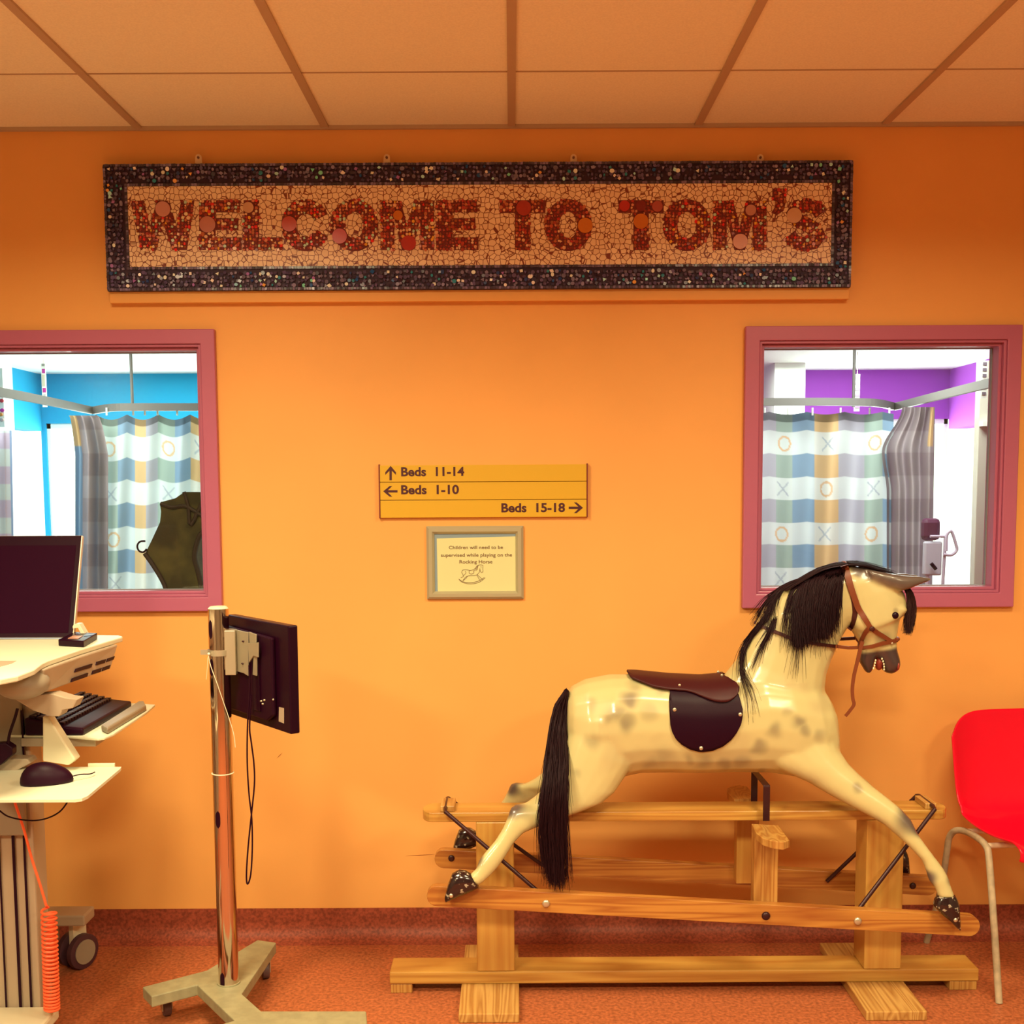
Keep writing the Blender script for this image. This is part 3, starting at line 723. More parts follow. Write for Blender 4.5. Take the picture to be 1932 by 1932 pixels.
# scuffs on the wall paint
for px, py, px2, py2 in ((522, 1431, 533, 1420), (765, 1615, 820, 1612)):
    a, b = P(px, py, -.0006), P(px2, py2, -.0006)
    bm = bmesh.new(); d = (b - a).normalized(); s_ = V((-d.z, 0, d.x)) * .0012
    prism(bm, [a, (a + b) / 2 + s_, b, (a + b) / 2 - s_], (0, .0006, 0)); o = build('wall_scuff', bm, mat('scuff', (.30, .09, .02), .7))
    o['kind'] = 'structure'; o.name = 'trim_5' if px == 522 else 'trim_6'
# ================================================================== the rocking horse
YC = -.385                                            # centre plane of horse and stand
def mir(p): return V((p[0], 2 * YC - p[1], p[2]))
RH = empty('rocking_horse', (.53, YC, 0), 'dapple grey rocking horse with black mane and dark saddle on a pine stand', 'rocking horse')
# ---- stand
for x0, x1 in ((-.16, .015), (1.01, 1.185)):
    boxo('foot', (x0, x1, -.64, -.13, 0, .028), M_piney, RH, bevel=.003)
boxo('base_beam', (-.378, 1.412, -.44, -.33, .0285, .068), M_pine, RH, bevel=.004)
for x0, x1 in ((-.375, -.31), (1.325, 1.408)): boxo('end_block', (x0, x1, -.437, -.333, 0, .028), M_pineg, RH, bevel=.002)
for x0, x1 in ((-.112, .002), (1.062, 1.174)):
    boxo('post', (x0, x1, -.44, -.33, .0685, .531), M_pinez, RH, bevel=.003)
def stadium(x0, x1, ya, yb, z0, z1, plan=True, n=10, k=.6):
    pts = []
    if plan:
        r = (yb - ya) / 2; cy = (ya + yb) / 2; e = r * k
        for i in range(n + 1): a = -math.pi / 2 + math.pi * i / n; pts.append((x1 - e + e * math.cos(a), cy + r * math.sin(a), z0))
        for i in range(n + 1): a = math.pi / 2 + math.pi * i / n; pts.append((x0 + e + e * math.cos(a), cy + r * math.sin(a), z0))
        return pts, (0, 0, z1 - z0)
a, off = stadium(-.275, 1.312, -.44, -.33, .5315, .561)
prismo('top_bar', a, off, M_pine, RH, bevel=.004)
# rails with rounded ends, sloping down to the front
def rail(ya, yb):
    A, B = V((-.252, ya, .352)), V((1.357, ya, .250)); d = (B - A).normalized(); n_ = V((-d.z, 0, d.x)); h = .030; pts = []
    for i in range(11): t = -math.pi / 2 + math.pi * i / 10; pts.append(B - d * h + d * h * math.cos(t) + n_ * h * math.sin(t))
    for i in range(11): t = math.pi / 2 + math.pi * i / 10; pts.append(A + d * h + d * h * math.cos(t) + n_ * h * math.sin(t))
    return prismo('rail', pts, (0, yb - ya, 0), M_pined, RH, bevel=.003)
rn = rail(-.57, -.54); rf_ = rail(-.23, -.20)
def railz(x): return .352 + (x + .252) / 1.609 * (-.102)
M_bolt = mat('bolt_steel', (.62, .56, .42), .3, .7)
for x, m_, nb in ((.094, M_bolt, 1), (1.0, M_bolt, 1), (.733, M_iron, 1)):
    for rl, y in ((rn, -.5725), (rf_, -.2325)):
        if rl is rf_ and x != .733: continue
        bm = bmesh.new(); ball(bm, (x, y, railz(x) - .003), .0115, (1, .45, 1), 14); build('bolt', bm, m_, rl, smooth='all')
        if x == .733: cylo('washer', (x, y + .0015, railz(x) - .003), (0, 1, 0), .0125, .002, M_iron, rl, 20)
for x in (-.198, 1.277):
    bm = bmesh.new(); ball(bm, (x, -.2325, railz(x) + (.005 if x < 0 else 0)), .0105, (1, .45, 1), 14); build('bolt', bm, M_iron, rf_, smooth='all')
# blocks and swing irons
for xa, xb, xt, xo in ((-.219, -.176, -.203, .094), (1.238, 1.272, 1.256, 1.0)):
    bk = boxo('bearing_block', (xa, xb, -.432, -.338, .5612, .579), M_piney, RH, bevel=.002)
    pts = [(xo, -.533, railz(xo)), (xt, -.462, .571), (xt, -.445, .574), (xt, YC, .574)]
    pts = pts + [mir(p) for p in pts[::-1][1:]]
    tubeo('swing_iron', pts, .0062, M_iron, RH, 10)
# step uprights, step plates and iron strap guard
plate = [(1418, 1554), (1469, 1557), (1489.5, 1585), (1479, 1589), (1458, 1587), (1439, 1581), (1427, 1572)]
pl = [PZ(x, y, .545) for x, y in plate]
xu0, xu1 = P(1423, 1640, -.54).x, P(1468, 1640, -.54).x
for s in (0, 1):
    q = [(mir(p) if s else p) for p in pl]
    prismo('step_plate', q, (0, 0, -.022), M_pineg, RH, bevel=.002)
    ya, yb = (-.54, -.495) if not s else (-.275, -.23)
    boxo('step_upright', (xu0, xu1, ya, yb, .28, .523), M_pinez if s else M_pineg, RH, bevel=.002)
bm = bmesh.new(); sx = P(1446, 1500, -.47).x
for (dx0, dx1, y0, y1, z0, z1) in ((-.010, .010, -.474, -.470, .540, .645), (-.010, .010, -.474, -.296, .6451, .6485), (-.010, .010, -.300, -.296, .540, .645)):
    box(bm, sx + dx0, sx + dx1, y0, y1, z0, z1)
build('strap_guard', bm, M_iron, RH, bevel=.001)

# ---- body: lofts through traced sections, fused into one skin
def loft(bm, secs, n=20, cap=True, flip=False, pw=2.3):
    rings = []
    for (ax, ay, bx, by, y, w_) in secs:
        A, B = P(ax, ay, y), P(bx, by, y); c = (A + B) / 2; u = (A - B) / 2; rg = []
        for k in range(n):
            t = 2 * math.pi * k / n; cs, sn = math.cos(t), math.sin(t)
            e = 2 / pw
            cu = math.copysign(abs(cs) ** e, cs); sv = math.copysign(abs(sn) ** e, sn)
            p = c + u * cu + V((0, w_ * sv, 0))
            rg.append(bm.verts.new(mir(p) if flip else p))
        rings.append(rg)
    for a, b in zip(rings, rings[1:]):
        for k in range(n): bm.faces.new([a[k], a[(k + 1) % n], b[(k + 1) % n], b[k]])
    if cap: bm.faces.new(rings[0]); bm.faces.new(rings[-1][::-1])
Yc = YC
torso = [(1068, 1325, 1066, 1375, Yc, .035), (1070, 1305, 1067, 1410, Yc, .075), (1080, 1294, 1078, 1440, Yc, .098), (1105, 1281, 1110, 1462, Yc, .118), (1151, 1272, 1160, 1466, Yc, .128),
         (1200, 1272, 1205, 1456, Yc, .122), (1260, 1278, 1258, 1455, Yc, .118), (1322, 1281, 1322, 1456, Yc, .118), (1375, 1276, 1385, 1454, Yc, .120),
         (1430, 1262, 1448, 1455, Yc, .124), (1480, 1268, 1503, 1464, Yc, .122), (1528, 1285, 1553, 1462, Yc, .108), (1556, 1305, 1577, 1430, Yc, .082), (1568, 1325, 1580, 1398, Yc, .048)]
neck = [(1372, 1300, 1565, 1400, Yc, .095), (1366, 1274, 1562, 1335, Yc, .092), (1393, 1240, 1555, 1298, Yc, .078), (1411, 1208, 1558, 1272, Yc, .070), (1425, 1178, 1568, 1245, Yc, .063),
        (1443, 1143, 1583, 1210, Yc, .057), (1474, 1113, 1595, 1190, Yc, .052), (1517, 1091, 1602, 1180, Yc, .050), (1562, 1071, 1618, 1170, Yc, .048), (1610, 1064, 1640, 1150, Yc, .044)]
head = [(1622, 1067, 1584, 1085, Yc, .030), (1662, 1081, 1583, 1110, Yc, .048), (1693, 1100, 1590, 1138, Yc, .055), (1706, 1120, 1596, 1162, Yc, .058), (1709, 1140, 1601, 1180, Yc, .060), (1708, 1154, 1606, 1190, Yc, .061),
        (1697, 1164, 1611, 1197, Yc, .052), (1694, 1182, 1617, 1206, Yc, .044), (1691, 1204, 1624, 1216, Yc, .037), (1691, 1216, 1628, 1226, Yc, .034)]
umuz = [(1691, 1212, 1640, 1222, Yc, .034), (1692, 1226, 1646, 1232, Yc, .033), (1697, 1243, 1656, 1243, Yc, .034), (1698, 1255, 1661, 1254, Yc, .034), (1693, 1265, 1664, 1263, Yc, .028), (1683, 1271, 1670, 1269, Yc, .015)]
ljaw = [(1662, 1212, 1622, 1218, Yc, .031), (1654, 1230, 1621, 1232, Yc, .029), (1649, 1244, 1620, 1246, Yc, .027), (1647, 1258, 1627, 1258, Yc, .022), (1643, 1270, 1634, 1270, Yc, .013)]
ear = [(1632, 1072, 1650, 1100, Yc - .030, .022), (1660, 1078, 1675, 1110, Yc - .038, .022), (1690, 1083, 1697, 1116, Yc - .045, .022), (1712, 1086, 1714, 1112, Yc - .050, .017), (1735, 1087, 1736, 1103, Yc - .054, .010), (1756, 1089, 1757, 1096, Yc - .056, .005)]
hind = [(1095, 1330, 1200, 1395, Yc - .055, .065), (1066, 1395, 1195, 1440, Yc - .062, .070), (1052, 1440, 1178, 1466, Yc - .072, .064), (1033, 1480, 1160, 1493, Yc - .086, .054), (1010, 1502, 1135, 1515, Yc - .100, .044), (990, 1516, 1098, 1530, Yc - .112, .036),
        (972, 1518, 1050, 1547, Yc - .126, .030), (963, 1524, 1014, 1560, Yc - .136, .025), (958, 1540, 988, 1571, Yc - .146, .022), (949, 1562, 970, 1590, Yc - .158, .020), (934, 1586, 953, 1617, Yc - .172, .020),
        (917, 1606, 938, 1638, Yc - .186, .021), (904, 1622, 926, 1651, Yc - .196, .021), (898, 1640, 914, 1662, Yc - .205, .018), (886, 1650, 901, 1672, Yc - .211, .018)]
fore = [(1565, 1370, 1425, 1430, Yc - .045, .068), (1582, 1412, 1472, 1452, Yc - .062, .064), (1600, 1440, 1522, 1474, Yc - .082, .054), (1622, 1462, 1566, 1500, Yc - .100, .046), (1646, 1483, 1604, 1521, Yc - .118, .039), (1672, 1503, 1637, 1538, Yc - .134, .033),
        (1697, 1523, 1668, 1556, Yc - .148, .029), (1717, 1544, 1690, 1575, Yc - .160, .027), (1731, 1572, 1706, 1589, Yc - .172, .0235), (1745, 1592, 1722, 1605, Yc - .180, .020), (1762, 1615, 1740, 1624, Yc - .188, .019), (1779, 1637, 1748, 1645, Yc - .196, .020),
        (1789, 1655, 1752, 1661, Yc - .203, .021), (1794, 1672, 1764, 1674, Yc - .209, .018), (1801, 1691, 1770, 1692, Yc - .213, .019)]
parts = [torso, neck, head, umuz, ljaw]
obs = []
def tmpmesh(fn):
    bm = bmesh.new(); fn(bm); bmesh.ops.recalc_face_normals(bm, faces=bm.faces)
    return bm
big = bmesh.new()
for s in parts: loft(big, s)
for s in (ear, hind, fore): loft(big, s); loft(big, s, flip=True)
bmesh.ops.recalc_face_normals(big, faces=big.faces)
# brow ridges, cheeks and shoulder roundness
for px, py, yo, r_, sc in ((1690, 1148, .040, .020, (1.1, .8, .7)), (1625, 1168, .030, .036, (1, .75, 1.1)), (1535, 1362, .045, .070, (.9, .8, 1.1)), (1130, 1370, .05, .10, (1, .8, 1)), (1683, 1250, .016, .020, (1, .9, 1.2))):
    c = P(px, py, Yc)
    for sg in (-1, 1): ball(big, (c.x, Yc + sg * yo, c.z), r_, sc, 16)
me = bpy.data.meshes.new('tmp'); big.to_mesh(me); big.free()
t = bpy.data.objects.new('tmp', me); COL.objects.link(t)
m = t.modifiers.new('r', 'REMESH'); m.mode = 'VOXEL'; m.voxel_size = .0052
m = t.modifiers.new('s', 'SMOOTH'); m.factor = .5; m.iterations = 9
dg = bpy.context.evaluated_depsgraph_get(); dg.update()
bme = bpy.data.meshes.new_from_object(t.evaluated_get(dg)); bpy.data.objects.remove(t)
def sst(a, b, x): t_ = max(0, min(1, (x - a) / (b - a))); return t_ * t_ * (3 - 2 * t_)
CREAM = V((.57, .51, .25)); GREY = V((.115, .085, .075)); DARK = V((.055, .032, .034)); TAN = V((.34, .21, .125))
def spot(px, py, r_, a_=1.0, stretch=(1, 1)):
    c = P(px, py, Yc); return (c.x, c.z, r_, a_, stretch)
dap = []
for px, py, r_, a_ in ((1190, 1320, .030, .55), (1160, 1345, .035, .4), (1150, 1352, .022, .35), (1118, 1395, .03, .3), (1180, 1360, .035, .5), (1225, 1345, .03, .22), (1250, 1300, .02, .35), (1290, 1330, .03, .2), (1090, 1455, .02, .25), (1200, 1298, .022, .3),
                       (1505, 1360, .026, .5), (1515, 1374, .02, .4), (1458, 1375, .030, .4), (1430, 1405, .026, .45), (1545, 1385, .022, .3), (1485, 1340, .02, .25), (1330, 1440, .035, .35), (1300, 1432, .02, .3), (1370, 1445, .025, .35),
                       (1230, 1440, .03, .25), (1608, 1477, .016, .45), (1640, 1540, .02, .2), (1250, 1425, .04, .2), (1400, 1440, .03, .3), (1115, 1330, .022, .25)):
    c = P(px, py, Yc - .1); dap.append((c.x, c.z, r_, a_))
def dist3(p, q): return math.sqrt((p.x - q.x) ** 2 + (-abs(p.y - YC) - (q.y - YC)) ** 2 + (p.z - q.z) ** 2)
gsp = [(P(x, y, yy), .034, 1.0) for x, y, yy in ((1625, 1075, -.41), (1645, 1080, -.42), (1665, 1086, -.43), (1685, 1092, -.44), (1704, 1096, -.445), (1722, 1096, -.445), (1740, 1093, -.445))] + [(P(1712, 1548, -.54), .055, 1.0), (P(1727, 1562, -.55), .035, .8), (P(968, 1527, -.52), .040, .95), (P(990, 1535, -.52), .03, .5), (P(1755, 1655, -.585), .028, .8), (P(1785, 1662, -.59), .02, .5), (P(905, 1626, -.575), .026, .8),
       (P(1700, 1100, -.43), .030, .7), (P(1675, 1092, -.42), .030, .8), (P(1725, 1095, -.435), .030, .9), (P(1645, 1078, -.42), .028, .8), (P(1618, 1074, -.42), .025, .6), (P(1700, 1117, -.40), .025, .5), (P(1690, 1152, -.44), .010, .3), (P(1665, 1205, -.42), .03, .35)]
mz = P(1655, 1225, Yc); mx0 = P(1612, 1229, Yc).x; sl = (P(1690, 1222, Yc).z - P(1625, 1232, Yc).z) / (P(1690, 1222, Yc).x - P(1625, 1232, Yc).x)
cols = []
for v in bme.vertices:
    p = v.co; c = CREAM.copy()
    n1 = noise.noise(p * 9) * .5 + noise.noise(p * 22) * .3
    g_ = 0
    wx, wz = p.x + noise.noise(p * 26) * .012, p.z + noise.noise(p * 26 + V((5, 3, 1))) * .012
    for dx, dz, r_, a_ in dap:
        d = math.hypot(wx - dx, wz - dz)
        if d < r_ * 1.4: g_ = max(g_, a_ * (1 - sst(.15, 1.3, d / r_)))
    tan = sst(.0, .5, n1 + .1) * .25 * (1 if .25 < p.x < .95 and p.z < .95 else .3)
    c = c.lerp(TAN, tan); c = c.lerp(GREY, min(.9, g_ * 1.25))
    for q, r_, a_ in gsp:
        d = dist3(p, q)
        if d < r_ * 1.2: c = c.lerp(GREY * .95, min(1, a_ * 1.3) * (1 - sst(.45, 1.15, d / r_)))
    zl = mz.z + (p.x - mz.x) * sl
    if p.x > mx0 and p.z < zl + .008 and p.z > .95: c = c.lerp(DARK, sst(zl + .008, zl - .006, p.z) if False else 1 - sst(zl - .006, zl + .008, p.z))
    cols.append(c)
at = bme.color_attributes.new('tint', 'FLOAT_COLOR', 'POINT')
for i, c in enumerate(cols): at.data[i].color = (c.x, c.y, c.z, 1)
for p in bme.polygons: p.use_smooth = True
mobj('body', bme, M_horse, RH)
BV = BVHTree.FromPolygons([v.co.copy() for v in bme.vertices], [tuple(p.vertices) for p in bme.polygons])
def onb(px, py, off=.002, fallback=Yc - .06):
    d = ray(px, py).normalized(); h = BV.ray_cast(CP, d)
    if h[0] is None or h[0].y > YC + .02: 
        return P(px, py, fallback), V((0, -1, 0))
    n_ = h[1]
    if n_.dot(d) > 0: n_ = -n_
    return h[0] + n_ * off, n_
# hooves
hh = [(889, 1649, 904, 1674, Yc - .2105, .020), (878, 1643, 893, 1680, Yc - .2115, .024), (866, 1641, 880, 1686, Yc - .2125, .026), (853, 1648, 866, 1691, Yc - .2135, .026), (845, 1668, 852, 1697, Yc - .214, .022), (839, 1692, 841, 1702, Yc - .214, .012)]
hf = [(1802, 1689, 1769, 1690, Yc - .2125, .0205), (1806, 1697, 1763, 1698, Yc - .213, .024), (1809, 1706, 1761, 1709, Yc - .2135, .026), (1810, 1722, 1775, 1724, Yc - .214, .025), (1811, 1738, 1792, 1738, Yc - .214, .019), (1812, 1755, 1806, 1752, Yc - .214, .008)]
for hsec, bp in ((hh, (851, 1690)), (hf, (1803, 1736))):
    for s in (False, True):
        bm = bmesh.new(); loft(bm, hsec, 18, flip=s); ho = build('hoof', bm, M_hoof, RH, smooth=True, bevel=.002, ang=50)
        c = P(bp[0], bp[1], Yc - .236); c = mir(c) if s else c
        ballo('hoof_bolt', c, .0065, M_bolt, ho, (1, .6, 1), 10)
# eyes, teeth, mouth, nostril
for s in (0, 1):
    p, n_ = onb(1689, 1161, .0)
    p = mir(p) if s else p; ballo('eye', p, .0105, M_blackg, RH, (1, .7, 1), 14)
    p, n_ = onb(1696, 1257, .0); p = p + V((-.002, 0, 0)); p = mir(p) if s else p; ballo('nostril', p, .008, M_mouth, RH, (.5, .8, 1.5), 10)
mo = P(1658, 1251, Yc); bm = bmesh.new(); ball(bm, mo, .022, (.55, .85, 1.0), 16); build('mouth', bm, M_mouth, RH, smooth='all')
for ln in ([(1664, 1243), (1666, 1248), (1667.5, 1253), (1668, 1258), (1668, 1263)], [(1652, 1246), (1651, 1251), (1650, 1256), (1648, 1261)]):
    for s in (0, 1):
        bm = bmesh.new()
        for x, y in ln: p = P(x, y, Yc - .030 + .004 * (y - 1245) / 15); p = mir(p) if s else p; ball(bm, p, .0031, (.8, .9, 1.2), 8)
        build('teeth', bm, M_teeth, RH, smooth='all')
# ---- strips of leather laid on the painted body
def strip(name, pts, wd, mat_, parent=RH, th=.0045, k=5, free=None, mirror=False, fy=Yc - .06):
    q = smoothline([V((x, y, 0)) for x, y in pts], k); bm = bmesh.new(); rings = []; n = len(q)
    for i, s in enumerate(q):
        a = q[min(i + 1, n - 1)] - q[max(i - 1, 0)]; a.normalize(); nx, ny = -a.y, a.x; hw = (wd if not isinstance(wd, (list, tuple)) else wd[0] + (wd[1] - wd[0]) * i / (n - 1)) / 2
        if free is not None:
            f_ = free[0] + (free[1] - free[0]) * i / (n - 1); L, R = P(s.x - nx * hw, s.y - ny * hw, f_), P(s.x + nx * hw, s.y + ny * hw, f_); nn = V((0, -1, 0))
        else:
            m_, nn = onb(s.x, s.y, .001, fy); side = (P(s.x + nx, s.y + ny, m_.y) - P(s.x - nx, s.y - ny, m_.y)); side = side - nn * side.dot(nn); side.normalize()
            L, R = m_ - side * hw / 640, m_ + side * hw / 640
        r4 = [L + nn * th, R + nn * th, R - nn * .001, L - nn * .001]
        rings.append([bm.verts.new(mir(p) if mirror else p) for p in r4])
    for a, b in zip(rings, rings[1:]):
        for k_ in range(4): bm.faces.new([a[k_], a[(k_ + 1) % 4], b[(k_ + 1) % 4], b[k_]])
    bm.faces.new(rings[0]); bm.faces.new(rings[-1][::-1])
    return build(name, bm, mat_, parent, smooth=True, ang=50)
for s in (False, True):
    strip('cheek_strap', [(1592, 1067), (1598, 1085), (1605, 1110), (1616, 1140), (1630, 1165), (1641, 1182)], (14, 9), M_strap, mirror=s)
    strip('throat_strap', [(1606, 1112), (1611, 1135), (1613, 1155), (1610, 1175), (1602, 1188)], (10, 9), M_strapd, mirror=s, th=.0018)
    strip('nose_strap', [(1641, 1182), (1655, 1193), (1668, 1201), (1682, 1210)], (9, 7), M_strap, mirror=s)
    strip('noseband', [(1627, 1222), (1645, 1219), (1665, 1213), (1682, 1210), (1691, 1207)], (6, 8), M_strap, mirror=s)
    strip('jaw_strap', [(1641, 1184), (1634, 1190), (1627, 1205), (1624, 1221)], 8, M_strap, mirror=s)
    strip('rein', [(1431, 1178), (1450, 1187), (1478, 1198), (1500, 1207), (1530, 1213), (1560, 1217), (1580, 1219)], (6, 6), M_strapd, mirror=s, th=.006)
    strip('rein', [(1576, 1216), (1600, 1214), (1648, 1209)] if s else [(1576, 1219), (1600, 1222), (1626, 1221)], 6, M_strapd if s else M_strap, free=(Yc - .062, Yc - .036), mirror=s)
    p, n_ = onb(1645, 1185, .006); ballo('bridle_ring', mir(p) if s else p, .008, M_strapd, RH, (1, .4, 1), 12)
    p, n_ = onb(1681, 1213, .006); ballo('rivet', mir(p) if s else p, .0035, M_bolt, RH, (1, .6, 1), 8)
a, b = P(1691, 1206, Yc - .02), P(1691, 1206, Yc + .02)
tubeo('noseband_front', [(a.x - .004, Yc - .030, a.z), (a.x + .006, Yc - .018, a.z), (a.x + .009, Yc, a.z), (a.x + .006, Yc + .018, a.z), (a.x - .004, Yc + .030, a.z)], .006, M_strap, RH, 8, 4)
a = P(1592, 1065, Yc)
tubeo('crown_strap', [(a.x, Yc - .035, a.z - .012), (a.x, Yc - .018, a.z + .002), (a.x, Yc, a.z + .004), (a.x, Yc + .018, a.z + .002), (a.x, Yc + .035, a.z - .012)], .007, M_strap, RH, 8, 4)
strip('hanging_rein_end', [(1627, 1210), (1622, 1228), (1617, 1250), (1611, 1275), (1608, 1300), (1609, 1318), (1611, 1329), (1604, 1340), (1595, 1351)], (7, 5.5), M_strap, free=(Yc - .050, Yc - .050), th=.0025)
# ---- saddle
def drape(name, outline_lo, outline_hi, xs, nv, mat_, off, parent, close_top=False, th=.004):
    def interp(ln, x):
        for (x0, y0), (x1, y1) in zip(ln, ln[1:]):
            if x0 <= x <= x1: return y0 + (y1 - y0) * (x - x0) / max(1e-6, x1 - x0)
        return ln[-1][1] if x > ln[-1][0] else ln[0][1]
    cols_ = []
    for x in xs:
        lo, hi = interp(outline_lo, x), interp(outline_hi, x); col = []
        for j in range(nv + 1):
            y = lo + (hi - lo) * j / nv
            d = ray(x, y).normalized(); h = BV.ray_cast(CP, d)
            if h[0] is None or h[0].y > YC - .004:
                X = P(x, hi, YC).x; yy = YC - .004 if h[0] is None or close_top else min(h[0].y, YC - .004)
                h = BV.ray_cast(V((X, yy, 1.6)), V((0, 0, -1)))
            n_ = h[1]
            if n_.dot(d) > 0 and n_.z < 0: n_ = -n_
            col.append(h[0] + n_ * off)
        cols_.append(col)
    return cols_
def sheet(name, cols_, mat_, parent, both=True, flip=False, th=.004, mirror_join=None):
    bm = bmesh.new(); G = [[bm.verts.new(mir(p) if flip else p) for p in c] for c in cols_]
    for a, b in zip(G, G[1:]):
        for j in range(len(a) - 1): bm.faces.new([a[j], a[j + 1], b[j + 1], b[j]])
    if mirror_join:
        H = [[bm.verts.new(mir(p)) for p in c] for c in cols_]
        for a, b in zip(H, H[1:]):
            for j in range(len(a) - 1): bm.faces.new([a[j], a[j + 1], b[j + 1], b[j]])
        for i in range(len(G) - 1):
            if mirror_join(i): bm.faces.new([G[i][-1], H[i][-1], H[i + 1][-1], G[i + 1][-1]])
    bmesh.ops.recalc_face_normals(bm, faces=bm.faces)
    for _ in range(4): bmesh.ops.smooth_vert(bm, verts=[v for v in bm.verts if not v.is_boundary], factor=.5, use_axis_x=True, use_axis_y=True, use_axis_z=True)
    me = bpy.data.meshes.new(name); bm.to_mesh(me); bm.free()
    for p in me.polygons: p.use_smooth = True
    o = mobj(name, me, mat_, parent); md = o.modifiers.new('thick', 'SOLIDIFY'); md.thickness = th; md.offset = 0
    return o
SD = None
lo = [(1263, 1305), (1264, 1366), (1268, 1381), (1275, 1394), (1286, 1404), (1302, 1413), (1322, 1417.5), (1344, 1415), (1364, 1407), (1379, 1395), (1390, 1381), (1398, 1366), (1401, 1350), (1401.5, 1348)]
hi = [(1263, 1298), (1300, 1300), (1340, 1300), (1380, 1300), (1394, 1312), (1401.5, 1340)]
xs = [1263.3 + (1401 - 1263.3) * (1 - math.cos(math.pi * i / 34)) / 2 for i in range(35)]
fc = drape('saddle_flap', lo, hi, xs, 18, M_leather, .005, RH)
slo = [(1183, 1271), (1188, 1281), (1193, 1285), (1210, 1292), (1232, 1300), (1262, 1305), (1294, 1307), (1308, 1311), (1322, 1317), (1335, 1322), (1348, 1325), (1360, 1326.5), (1369, 1326), (1379, 1323), (1387, 1318), (1392, 1313), (1395, 1306)]
shi = [(1183, 1269), (1206, 1271), (1258, 1275), (1317, 1275), (1356, 1271), (1368, 1277), (1379, 1283), (1390, 1292), (1395, 1300)]
xs2 = [1183.5 + (1394.8 - 1183.5) * i / 50 for i in range(51)]
sc_ = drape('seat', slo, shi, xs2, 14, M_leatherb, .011, RH, close_top=True)
seat = sheet('saddle', sc_, M_leatherb, RH, mirror_join=lambda i: xs2[i] < 1352, th=.006)
sheet('saddle_flap', fc, M_leather, seat); sheet('saddle_flap', fc, M_leather, seat, flip=True)
for px, py in ((1272, 1340), (1396, 1348), (1322, 1410), (1281, 1300), (1363, 1283)):
    for s in (0, 1):
        p, n_ = onb(px, py, .008 if py > 1330 else .015); ballo('stud', mir(p) if s else p, .0062 if py > 1330 else .0045, M_bolt, seat, (1, .5, 1), 10)
# ---- hair
def resamp(g_, K):
    q = smoothline(g_, 8); L = [0]
    for a, b in zip(q, q[1:]): L.append(L[-1] + (b - a).length)
    out = []; j = 0
    for i in range(K):
        t_ = L[-1] * i / (K - 1)
        while j < len(L) - 2 and L[j + 1] < t_: j += 1
        f_ = (t_ - L[j]) / max(1e-9, L[j + 1] - L[j]); out.append(q[j].lerp(q[j + 1], min(1, f_)))
    return out
def hair(bm, guides, n, r0=.0012, spread=.004, tip=.010, lenv=.25, seed=1, K=12, flip=False, depth=.006):
    rr = random.Random(seed); G = [resamp(g_, K) for g_ in guides]
    for _ in range(n):
        u = rr.random() * (len(G) - 1); i = min(int(u), len(G) - 2); f_ = u - i; Lf = 1 - lenv * rr.random() ** 1.5
        j0 = V((rr.gauss(0, 1), rr.gauss(0, 1), rr.gauss(0, 1))); j1 = V((rr.gauss(0, 1), rr.gauss(0, 1), rr.gauss(0, .6)))
        ph = rr.random() * 6; rings = []; pts = []
        for k in range(K):
            t_ = k / (K - 1) * Lf * (K - 1); a = int(min(t_, K - 2)); e_ = t_ - a
            pA = G[i][a].lerp(G[i][a + 1], e_); pB = G[i + 1][a].lerp(G[i + 1][a + 1], e_); p = pA.lerp(pB, f_); t1 = k / (K - 1)
            sp = spread * (.35 + .65 * t1)
            p = p + V((j0.x * sp, j0.y * depth * .5, j0.z * sp * .5)) + j1 * tip * t1 * t1 + V((math.sin(ph + t1 * 7) * .0014, 0, 0))
            pts.append(mir(p) if flip else p)
        for k, p in enumerate(pts):
            d = (pts[min(k + 1, K - 1)] - pts[max(k - 1, 0)]).normalized(); s1 = d.orthogonal().normalized(); s2 = d.cross(s1); r_ = r0 * (1 - .75 * (k / (K - 1)) ** 1.5)
            rings.append([bm.verts.new(p + s1 * r_ * math.cos(q) + s2 * r_ * math.sin(q)) for q in (0, 2.094, 4.189)])
        for A, B in zip(rings, rings[1:]):
            for q in range(3): bm.faces.new([A[q], A[(q + 1) % 3], B[(q + 1) % 3], B[q]])
def hobj(name, jobs, mat_):
    bm = bmesh.new()
    for gd, n, kw in jobs: hair(bm, gd, n, **kw)
    me = bpy.data.meshes.new(name); bm.to_mesh(me); bm.free()
    for p in me.polygons: p.use_smooth = True
    return mobj(name, me, mat_, RH)
def gl(pts, y0, y1): n = len(pts) - 1; return [P(x, y, y0 + (y1 - y0) * (k / n) ** .6) for k, (x, y) in enumerate(pts)]
def gb(pts, off=.006):                  # guide that hugs the painted neck
    out = []
    for k, (x, y) in enumerate(pts):
        if k == 0: out.append(P(x, y, Yc)); continue
        p, n_ = onb(x, y, off, Yc - .062); out.append(p)
    return out
main = [gb([(1518, 1090), (1507, 1112), (1500, 1145), (1498, 1185), (1497, 1225)]), gb([(1535, 1080), (1519, 1105), (1511, 1145), (1508, 1185), (1510, 1222)]),
        gb([(1552, 1073), (1536, 1100), (1527, 1140), (1524, 1180), (1526, 1215)]), gb([(1570, 1069), (1556, 1095), (1547, 1135), (1543, 1175), (1545, 1210)]),
        gb([(1586, 1066), (1575, 1090), (1566, 1125), (1560, 1165), (1557, 1203)]), gb([(1591, 1067), (1587, 1085), (1583, 1112), (1578, 1140), (1571, 1188)])]
wisp = [gb([(1522, 1090), (1505, 1130), (1498, 1180), (1495, 1230), (1491, 1275)]), gb([(1530, 1085), (1512, 1130), (1508, 1180), (1508, 1230), (1503, 1290)])]
